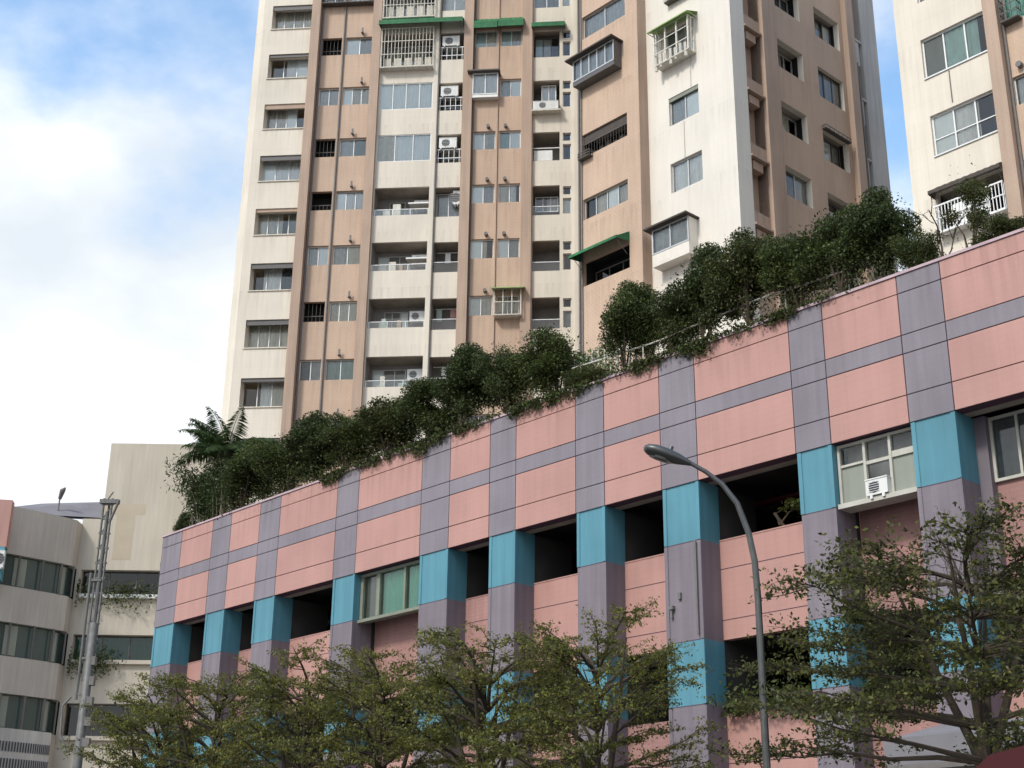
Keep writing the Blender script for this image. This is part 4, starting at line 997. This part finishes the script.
def bush_meshes(seed, h=3.4, rx=1.15, nleaf=26000, leaf=.066, mats=('leaf_dark', 'leaf_mid', 'leaf_dry'), low=1.0, nb=16, dryp=.04):
    rs = np.random.RandomState(seed)
    cz = (h + low) / 2; rz = (h - low) / 2
    C, Rr = [], []
    for i in range(nb):
        v = rs.normal(size=3); v /= np.linalg.norm(v); q = rs.uniform(.35, .95)
        c = np.array([v[0] * rx * q * .8, v[1] * rx * q * .8, cz + v[2] * rz * q * .78]); C.append(c); Rr.append(rs.uniform(.23, .43) * rx * (1.1 - .25 * q))
    pos, mi = [], []
    per = nleaf // nb
    for k, (c, r) in enumerate(zip(C, Rr)):
        m_ = int(per * (r / (.31 * rx)) ** 2); v = rs.normal(size=(m_, 3)); v /= np.linalg.norm(v, axis=1)[:, None]
        rad = r * rs.uniform(.2, 1.22, size=(m_, 1)) ** .7
        p = c + v * rad * np.array([1, 1, .85]); pos.append(p); mi.append(np.where(rs.uniform(size=m_) < (.3 if k % 3 else .7), 1, 0))
    m_ = nleaf // 60   # loose sprays on the outline and a ragged underside
    v = rs.normal(size=(m_, 3)); v /= np.linalg.norm(v, axis=1)[:, None]
    pos.append(np.array([0, 0, cz]) + v * np.array([rx, rx, rz]) * rs.uniform(.6, .88, size=(m_, 1))); mi.append(np.zeros(m_))
    m_ = nleaf // 26
    p = np.stack([rs.normal(size=m_) * rx * .5, rs.normal(size=m_) * rx * .5, rs.uniform(.35, low + .4, size=m_)], 1); pos.append(p); mi.append(np.where(rs.uniform(size=m_) < .35, 2, 0))
    pos = np.concatenate(pos); mi = np.concatenate(mi)
    mi[rs.uniform(size=len(mi)) < dryp] = 2
    keep = pos[:, 2] > .15; pos = pos[keep]; mi = mi[keep]
    cm = mesh_quads('crown', leaves_mesh(pos, np.array([0, 0, .5]), leaf, rs), mats, mi)
    b = MB(); ns = rs.randint(1, 4)
    for s in range(ns):
        bx, by = rs.uniform(-.22, .22, 2); tx, ty = rs.uniform(-.3, .3, 2)
        b.tube([(bx, by, 0), (bx + tx * .3, by + ty * .3, low * .6), (bx + tx, by + ty, low + .3)], [.06, .045, .035], 6)
        for c in C[s::ns * 3]: b.tube([(bx + tx * .6, by + ty * .6, low * .75), tuple((np.array([bx + tx, by + ty, low + .2]) + c) / 2 + rs.normal(size=3) * .08), tuple(c)], [.03, .02, .008], 5)
    return cm, mb_mesh(b, 'trunk', 'bark')

def rand_plant(name, loc, meshes, label, cat, group=None, sc_=(1, 1, 1), rot=0.0):
    t = thing(name, loc, label, cat, group); t.rotation_euler = (0, 0, rot); t.scale = sc_
    mk('crown', meshes[0], t); mk('trunk', meshes[1], t)
    return t

BUSH = [bush_meshes(k + 11, nb=(21, 27, 19, 24, 30)[k], leaf=(.066, .058, .075, .062, .07)[k], mats=[('leaf_dark', 'leaf_mid', 'leaf_dry'), ('leaf_dark', 'leaf_mid', 'leaf_dry'), ('leaf_dark', 'leaf_dark', 'leaf_mid'), ('leaf_mid', 'leaf_dark', 'leaf_dry'), ('leaf_dark', 'leaf_olive2', 'leaf_dry')][k], dryp=(.03, .08, .02, .05, .1)[k]) for k in range(5)]
RG = 'trees planted along the podium roof edge'
roof_trees = [   # s, top z, width, variant, label
    (-20.0, 17.35, 1.2, 0, 'dark rooftop tree touching the palm on its right side'),
    (-17.9, 16.95, 1.2, 1, 'rooftop tree at the foot of the tan strip beside the tower\'s cream end column'),
    (-16.0, 16.95, 1.2, 2, 'rooftop tree below the paired windows of the tower\'s leftmost tan panel'),
    (-14.2, 16.85, 1.2, 3, 'rooftop tree just left of the lowest broad cream balcony'),
    (-12.3, 16.75, 1.15, 4, 'rooftop tree screening the lowest broad cream balcony of the tower'),
    (-10.6, 17.0, 1.1, 0, 'rooftop tree beneath the narrow cream balconies, above the green curtained window'),
    (-8.7, 17.0, 1.1, 2, 'rooftop tree under the second tan panel, left of the tall round crowned one'),
    (-7.1, 17.0, .95, 1, 'rooftop tree tucked against the left flank of the tall round crowned one'),
    (-5.5, 17.15, 1.2, 3, 'tall round crowned rooftop tree below the slot windows of the tower'),
    (-3.9, 15.25, .8, 4, 'lowest rooftop tree, dipping between two taller crowns by the white pickets'),
    (-2.35, 17.3, .9, 0, 'rooftop tree with a bright top below the tan oblique face and its green awning'),
    (-1.2, 16.75, .9, 1, 'rooftop tree at the seam between the tan oblique face and white wall'),
    (0.05, 17.05, .95, 2, 'rooftop tree directly under the dark roofed bay window of the white wall'),
    (1.35, 17.35, .98, 4, 'rooftop tree in front of the white wall\'s right corner'),
    (2.6, 17.15, .95, 3, 'rooftop tree in front of the shaded side of the tower, left of the broadest crown'),
    (3.9, 17.2, 1.05, 0, 'broadest dark rooftop tree against the tower\'s shaded brown side'),
    (4.9, 16.9, .85, 2, 'rooftop tree covering the grey end of the tower beside the blue sky gap'),
    (5.8, 15.8, .55, 1, 'small rooftop tree standing in the sky gap between the two towers'),
]
rr = random.Random(21)
for s, zt, wd, v, lab in roof_trees:
    h = (zt - 13.9) / 3.4
    rand_plant('rooftop_tree', POD.p(s, -.85 + rr.uniform(-.12, .12), 13.9), BUSH[v], lab, 'tree', RG, (wd * 1.0, wd * 1.0, h * (1.02 + .05 * ((v * 7) % 3 - 1))), rr.uniform(0, 6.28))
# thin tree and low shrubs at the right
sp = bush_meshes(31, 3.4, .75, 4200, .06, ('leaf_dark', 'leaf_olive2', 'leaf_dry'), .5, 9, .2)
rand_plant('sparse_tree', POD.p(7.0, -1.0, 13.9), sp, 'thin half bare rooftop tree before the white balcony of the right tower', 'tree', RG, (1, 1, 1.0), 1.0)
rand_plant('rooftop_shrub', POD.p(7.75, -.9, 13.9), BUSH[4], 'low green rooftop shrub right of the thin half bare tree', 'shrub', 'low shrubs on the podium roof', (.6, .6, .42), 2.0)
rand_plant('rooftop_shrub', POD.p(9.2, -.9, 13.9), BUSH[1], 'low rooftop shrub at the right edge of the photo below the cream block', 'shrub', 'low shrubs on the podium roof', (.7, .7, .33), .4)
rand_plant('corner_shrub', POD.p(-24.35, -.95, 13.9), BUSH[2], 'small yellowish shrub on the podium\'s left corner beside the palm', 'shrub', 'low shrubs on the podium roof', (.5, .5, .45), .4)
# bare twigs beside the thin tree
b = MB(); rs = np.random.RandomState(5); o_ = Vector(POD.p(6.35, -.75, 13.9))
def twig(mb, p, d, l, r, depth, rs, spread=.5):
    q = p + d * l; mid = (p + q) / 2 + Vector(rs.normal(size=3)) * l * .06
    mb.tube([p, mid, q], [r, r * .8, r * .6], 5, cap=False)
    if depth == 0: return
    for k in range(rs.randint(2, 4)):
        nd = (d + Vector(rs.normal(size=3)) * spread).normalized(); f = rs.uniform(.45, 1.0); twig(mb, p + (q - p) * f, nd, l * rs.uniform(.5, .75), r * .55, depth - 1, rs, spread)
twig(b, o_, Vector((.05, 0, 1)), 1.2, .035, 4, rs, .42)
tw = b.build('bare_sapling', 'bark', origin=o_); tag(tw, 'leafless twiggy sapling on the podium roof just left of the thin tree', 'sapling')

# palm
def palm():
    s = -22.2; base = POD.p(s, -1.1, 13.9)
    t = thing('palm_tree', base, 'feather leaved palm rising over the left end of the podium roof', 'palm tree')
    b = MB(); rs = np.random.RandomState(3)
    tr = [(0, 0, 0), (.03, .02, 1.2), (.0, .0, 2.4), (.02, 0, 3.5)]
    b.tube(tr, [.15, .12, .11, .13], 10); o = mk('trunk', mb_mesh(b, 'trunk', 'bark_pale'), t)
    for k in range(26):
        az = k * 2.399 + .3; el = R(rs.uniform(0, 68)); Lf = rs.uniform(1.7, 2.4)
        v, pts = [], []
        d = np.array([math.cos(az) * math.cos(el), math.sin(az) * math.cos(el), math.sin(el)]); p = np.array([0, 0, 3.45])
        for q in range(15):
            pts.append(p.copy()); p = p + d * Lf / 14; d = d + np.array([0, 0, -.085]); d /= np.linalg.norm(d)
        sd = np.array([-math.sin(az), math.cos(az), 0])
        for q in range(2, 15):
            for e in range(5):
                f_ = q - e / 5; i = int(f_); c = pts[i] if i + 1 >= 15 else pts[i] + (pts[i + 1] - pts[i]) * (f_ - i)
                ll = .52 * math.sin(math.pi * min(.96, .16 + f_ / 16)) + .08
                for sg in (-1, 1):
                    tip = c + sd * sg * ll * .8 + d * ll * .35 + np.array([0, 0, -.42 * ll]) + rs.normal(size=3) * .03
                    wv = (pts[min(i + 1, 14)] - pts[max(i - 1, 0)]); wv = wv / np.linalg.norm(wv) * .022
                    m_ = (c + tip) / 2 + np.array([0, 0, .03]); v += [c, m_ + wv, tip, m_ - wv]
        me = mesh_quads('frond', np.array(v), ['leaf_palm']); f = mk('frond', me, t)
        b = MB(); b.tube([tuple(x) for x in pts], [.022 - .0012 * q for q in range(15)], 5); mk('rib', mb_mesh(b, 'rib', 'leaf_palm'), f)
palm()
# feathery bamboo-like clump under the palm
def clump(name, loc, label, seed, h, n=16, spread=.9, leafn=160, leaf=.17, droop=.9, mats=('leaf_palm', 'leaf_dark')):
    rs = np.random.RandomState(seed); b = MB(); pos = []
    for k in range(n):
        az = rs.uniform(0, 6.28); sp_ = rs.uniform(.2, 1) * spread; hh = h * rs.uniform(.65, 1); bx, by = rs.normal(size=2) * .25
        pts = []
        for q in range(9):
            f_ = q / 8; pts.append((bx + math.cos(az) * sp_ * f_ ** 2.2, by + math.sin(az) * sp_ * f_ ** 2.2, hh * (f_ - .22 * droop * f_ ** 4)))
        b.tube(pts, [.022 - .0018 * q for q in range(9)], 5, cap=False); P_ = np.array(pts)
        f_ = rs.uniform(.38, 1.05, size=leafn) * 8; i = np.clip(f_.astype(int), 0, 7); pos.append(P_[i] + (P_[i + 1] - P_[i]) * (f_ - i)[:, None] + rs.normal(size=(leafn, 3)) * np.array([.2, .2, .17]) - np.array([0, 0, .1]))
    pos = np.concatenate(pos); me = mesh_quads('crown', leaves_mesh(pos, np.zeros(3), leaf, rs, .22), list(mats), (rs.uniform(size=len(pos)) < .5).astype(int))
    t = thing(name, loc, label, 'bamboo'); mk('crown', me, t); mk('stem', mb_mesh(b, 'stem', 'bark_pale'), t)
clump('bamboo_clump', POD.p(-23.3, -1.0, 13.9), 'drooping feathery bamboo clump under the palm at the left end', 8, 4.1, 26, 1.3, 230)
clump('bamboo_clump', POD.p(-21.2, -.9, 13.9), 'dense bamboo clump between the palm and the dark rooftop tree', 12, 3.7, 20, .95, 220, .16, .7, ('leaf_dark', 'leaf_palm'))

# trailing creeper over the parapet
rs = np.random.RandomState(77); pos = []; 
for k in range(430):
    s = rs.uniform(-14.5, 4.3); dens = .5 + .5 * math.sin(s * 2.1) * math.sin(s * .9 + 1)
    if rs.uniform() > .25 + .75 * dens: continue
    l = rs.uniform(.08, .5) * (.35 + .65 * dens); m_ = int(26 * l / .3) + 6
    z = 14.42 - l * rs.uniform(0, 1, size=m_) ** 1.2; t_ = .03 + rs.uniform(0, .13, size=m_)
    ss = s + rs.normal(size=m_) * .1
    pos.append(np.array([POD.p(a, c, d) for a, c, d in zip(ss, t_, z)]))
for k in range(2600):
    s = rs.uniform(-23, 6.2); pos.append(np.array([POD.p(s, rs.uniform(-1.3, .05), 14.3 + abs(rs.normal()) * .22)]))
pos = np.concatenate(pos); o0 = POD.p(-5, 0, 14.3)
cr = mk('creeper', mesh_quads('creeper', leaves_mesh(pos - np.array(o0), np.zeros(3), .085, rs), ['leaf_dark', 'leaf_dry', 'leaf_mid'], rs.choice([0, 0, 2, 1], size=len(pos)))); cr.location = o0
tag(cr, 'trailing dark creeper hanging over the top edge of the pink podium wall', 'creeper', kind='stuff')
# grass tuft strip by the pickets, and pickets
pk = thing('picket_fence', POD.p(-4.0, -1.75, 13.9), 'short white picket rail on the podium roof between the rooftop trees', 'fence')
b = MB()
for k in range(11): b.box(POD, -5.0 + k * .22, -4.94 + k * .22, -1.36, -1.31, 13.9, 15.9 + .03 * k)
b.build('picket', 'grille', pk)
b = MB(); b.box(POD, -5.05, -2.6, -1.38, -1.362, 15.7, 15.76); b.box(POD, -5.05, -2.6, -1.38, -1.362, 14.6, 14.66); b.build('rail', 'white_frame', pk)
rs = np.random.RandomState(6); n = 1500; pos = np.array([POD.p(s, t, z) for s, t, z in zip(rs.uniform(-4.9, -3.4, n), rs.uniform(-1.5, -1.15, n), 14 + 1.95 * rs.uniform(0, 1, n) ** .5)]); o0 = POD.p(-4.1, -1.8, 13.9)
gp = mk('climbing_vine', mesh_quads('climbing_vine', leaves_mesh(pos - np.array(o0), np.zeros(3), .1, rs, .35), ['leaf_bright'])); gp.location = o0; tag(gp, 'bright green vine climbing the white pickets on the podium roof', 'vine')
hr = thing('handrail', POD.p(0, -1.2, 13.9), 'thin pale handrail running through the rooftop trees', 'handrail')
b = MB(); b.tube([POD.p(s, -.75 - .02 * math.sin(s * 3), 15.3 + .05 * math.sin(s)) for s in np.linspace(-4.5, 4.2, 24)], .025, 6); b.build('rail', 'grille', hr)
for s in (-4.2, -2, .2, 2.4, 4.1): b = MB(); b.tube([POD.p(s, -.75, 13.9), POD.p(s, -.75, 15.3)], .02, 6); b.build('post', 'grille', hr)

# ---------------------------------------------------------------- street trees: layered, fine leaved
def street_tree_meshes(seed, h, rad, fork, nl, leaf, mats, tiers=5, up=.5, flat=.16, asym=None, nlimb=4, nspray=9, ntw=9, nlf=9, bare=0):
    rs = np.random.RandomState(seed); b = MB(); pos = []; mi = []
    b.tube([(0, 0, 0), (.04, .02, fork * .5), (0, 0, fork)], [.17, .13, .11], 10)
    for q in range(nlimb):
        a = 2 * math.pi * q / nlimb + .7; ll = rad * rs.uniform(.3, .5)
        b.tube([(0, 0, fork - .05), (math.cos(a) * ll * .4, math.sin(a) * ll * .4, fork + (h - fork) * .3), (math.cos(a) * ll, math.sin(a) * ll, h * .9)], [.075, .05, .012], 7)
    for q in range(bare):     # thin leafless leaders rising out of the crown
        a = rs.uniform(0, 6.28); twig(b, Vector((math.cos(a) * .5, math.sin(a) * .5, h * .74)), Vector((rs.uniform(-.3, .3), rs.uniform(-.3, .3), 1)).normalized(), rs.uniform(.8, 1.2), .022, 3, rs, .4)
    for k in range(tiers):
        f_ = (k + .3) / tiers; z0 = fork + (h - fork) * f_ * .78; R_ = rad * (1.08 - .68 * f_ ** 1.5); nb = 6 if k < tiers - 1 else 5
        for j in range(nb):
            az = 2 * math.pi * (j + rs.uniform(-.3, .3)) / nb + k * 1.1; l = R_ * rs.uniform(.72, 1.12); rise = l * up * rs.uniform(.5, 1.3) * (.5 + f_)
            if asym: l *= asym(az)
            pts = []; bend = rs.uniform(-.25, .25)
            for q in range(6):
                u = q / 5; a2 = az + bend * u; pts.append(np.array([math.cos(a2) * l * u, math.sin(a2) * l * u, z0 + rise * u ** .75 + rs.normal() * .03]))
            b.tube([tuple(p) for p in pts], [.042 - .0072 * q for q in range(6)], 6, cap=False)
            for m_ in range(nspray):
                u = rs.uniform(.25, 1.0); i = min(4, int(u * 5)); c = pts[i] + (pts[i + 1] - pts[i]) * (u * 5 - i)
                a3 = az + rs.uniform(-1.25, 1.25); tl = rs.uniform(.3, .75) * (1.15 - .35 * u) * rad / 1.9; dr = np.array([math.cos(a3), math.sin(a3), rs.uniform(-.12, .5) * (.3 + up)]); tip = c + dr * tl
                b.tube([tuple(c), tuple((c + tip) / 2 + rs.normal(size=3) * .03), tuple(tip)], [.011, .008, .003], 4, cap=False)
                for w in range(ntw):      # side twigs, each carrying a little row of leaves
                    f1 = rs.uniform(.15, 1.0); o_ = c + (tip - c) * f1; a4 = a3 + rs.choice([-1, 1]) * rs.uniform(.3, 1.2); l4 = rs.uniform(.12, .34) * rad / 1.9
                    d4 = np.array([math.cos(a4), math.sin(a4), rs.uniform(-.3, .55)]); e4 = o_ + d4 * l4
                    b.poly([tuple(o_), tuple(o_ + np.array([0, 0, .006])), tuple(e4)], [(0, 0)] * 3)
                    n = rs.randint(nlf - 3, nlf + 4); fr_ = np.linspace(.15, 1.05, n)[:, None]
                    p = o_ + d4 * l4 * fr_ + rs.normal(size=(n, 3)) * np.array([.028, .028, .022]); pos.append(p); mi.append(np.full(n, rs.randint(0, len(mats))))
    pos = np.concatenate(pos); mi = np.concatenate(mi)
    fl = rs.uniform(size=len(mi)) < .3; mi[fl] = rs.randint(0, len(mats), size=fl.sum())
    return mesh_quads('crown', leaves_mesh(pos, np.array([0, 0, .6]), leaf, rs, .5), list(mats), mi), mb_mesh(b, 'trunk', 'bark')
ST = [street_tree_meshes(k + 51, 6.6, 2.1, 2.7, 0, .054, ('leaf_olive', 'leaf_fresh', 'leaf_olive2', 'leaf_olive'), 7, .5, .34, None, 4, 8, 10, 9) for k in range(3)]
SG = 'street trees in a row along the pavement'
for s, t, zt, v, wd, lab in [(-8.5, 8, 6.75, 0, .92, 'olive street tree covering the blue corner column at the left end'),
                             (-5.9, 8.2, 6.85, 1, .95, 'olive street tree below the left dark parking openings'),
                             (-3.2, 7.8, 6.7, 2, .95, 'olive street tree below the pink wall left of the green curtained window'),
                             (-.5, 8.1, 6.55, 0, .92, 'olive street tree below the green curtained window of the podium'),
                             (2.2, 8, 6.5, 1, .95, 'olive street tree in front of the middle columns of the podium'),
                             (4.6, 7.9, 6.35, 2, .85, 'olive street tree with feathery top left of the street lamp')]:
    rand_plant('street_tree', POD.p(s, t, .13), ST[v], lab, 'tree', SG, (wd, wd, (zt - .13) / 6.6), s * 1.7)
big = street_tree_meshes(91, 7.0, 3.0, 3.45, 0, .066, ('leaf_olive2', 'leaf_tier', 'leaf_olive2', 'leaf_tier', 'leaf_olive'), 6, .2, .15, None, 4, 12, 10, 9, 7)
rand_plant('street_tree', POD.p(10.1, 6.2, .13), big, 'largest layered street tree with a dark forked trunk at the right', 'tree', SG, (1.03, 1.03, 1.0), .35)
# planted ledge of the podium, beside the lamp
rs = np.random.RandomState(15); n = 2600; pos = np.array([POD.p(s, t, z) for s, t, z in zip(rs.uniform(.3, 5.6, n), rs.uniform(-.75, -.35, n), 5.86 + .3 * np.abs(rs.normal(size=n)) * (1 + .5 * np.sin(np.arange(n))))]); o0 = POD.p(2, -.5, 5.95)
hg = mk('ledge_hedge', mesh_quads('ledge_hedge', leaves_mesh(pos - np.array(o0), np.zeros(3), .1, rs), ['leaf_tier', 'leaf_mid'], rs.randint(0, 2, n))); hg.location = o0; tag(hg, 'low dark hedge on the podium ledge behind the street lamp pole', 'hedge')
sm = bush_meshes(61, 1.0, .45, 420, .12, ('leaf_mid', 'leaf_olive', 'leaf_dry'), .2, 6, .15)
rand_plant('potted_plant', POD.p(2.2, -.95, 9.78), sm, 'leafy plant standing in the dark opening right of the street lamp', 'plant', None, (1, 1, .8), 0)
for q, (zq, lab) in enumerate([(18.85, 'planter foliage at the upper window band of the beige office block'), (15.1, 'bush spilling from the second window band of the beige office block')]):
    rs = np.random.RandomState(40 + q); n = 900; pos = np.stack([rs.normal(size=n) * (1.5 if q == 0 else .7) + (2.6 if q == 0 else 1.6), -rs.uniform(.0, .4, n), rs.normal(size=n) * .42 - (.0 if q == 0 else .1)], 1)
    pos[:, 0] = np.clip(pos[:, 0], .35, 6)
    o = mk('planter_foliage', mesh_quads('planter_foliage', leaves_mesh(pos, np.zeros(3), .16, rs), ['leaf_mid', 'leaf_dark'], rs.randint(0, 2, n))); o.location = (-24.7, 78.75, zq); tag(o, lab, 'plant')
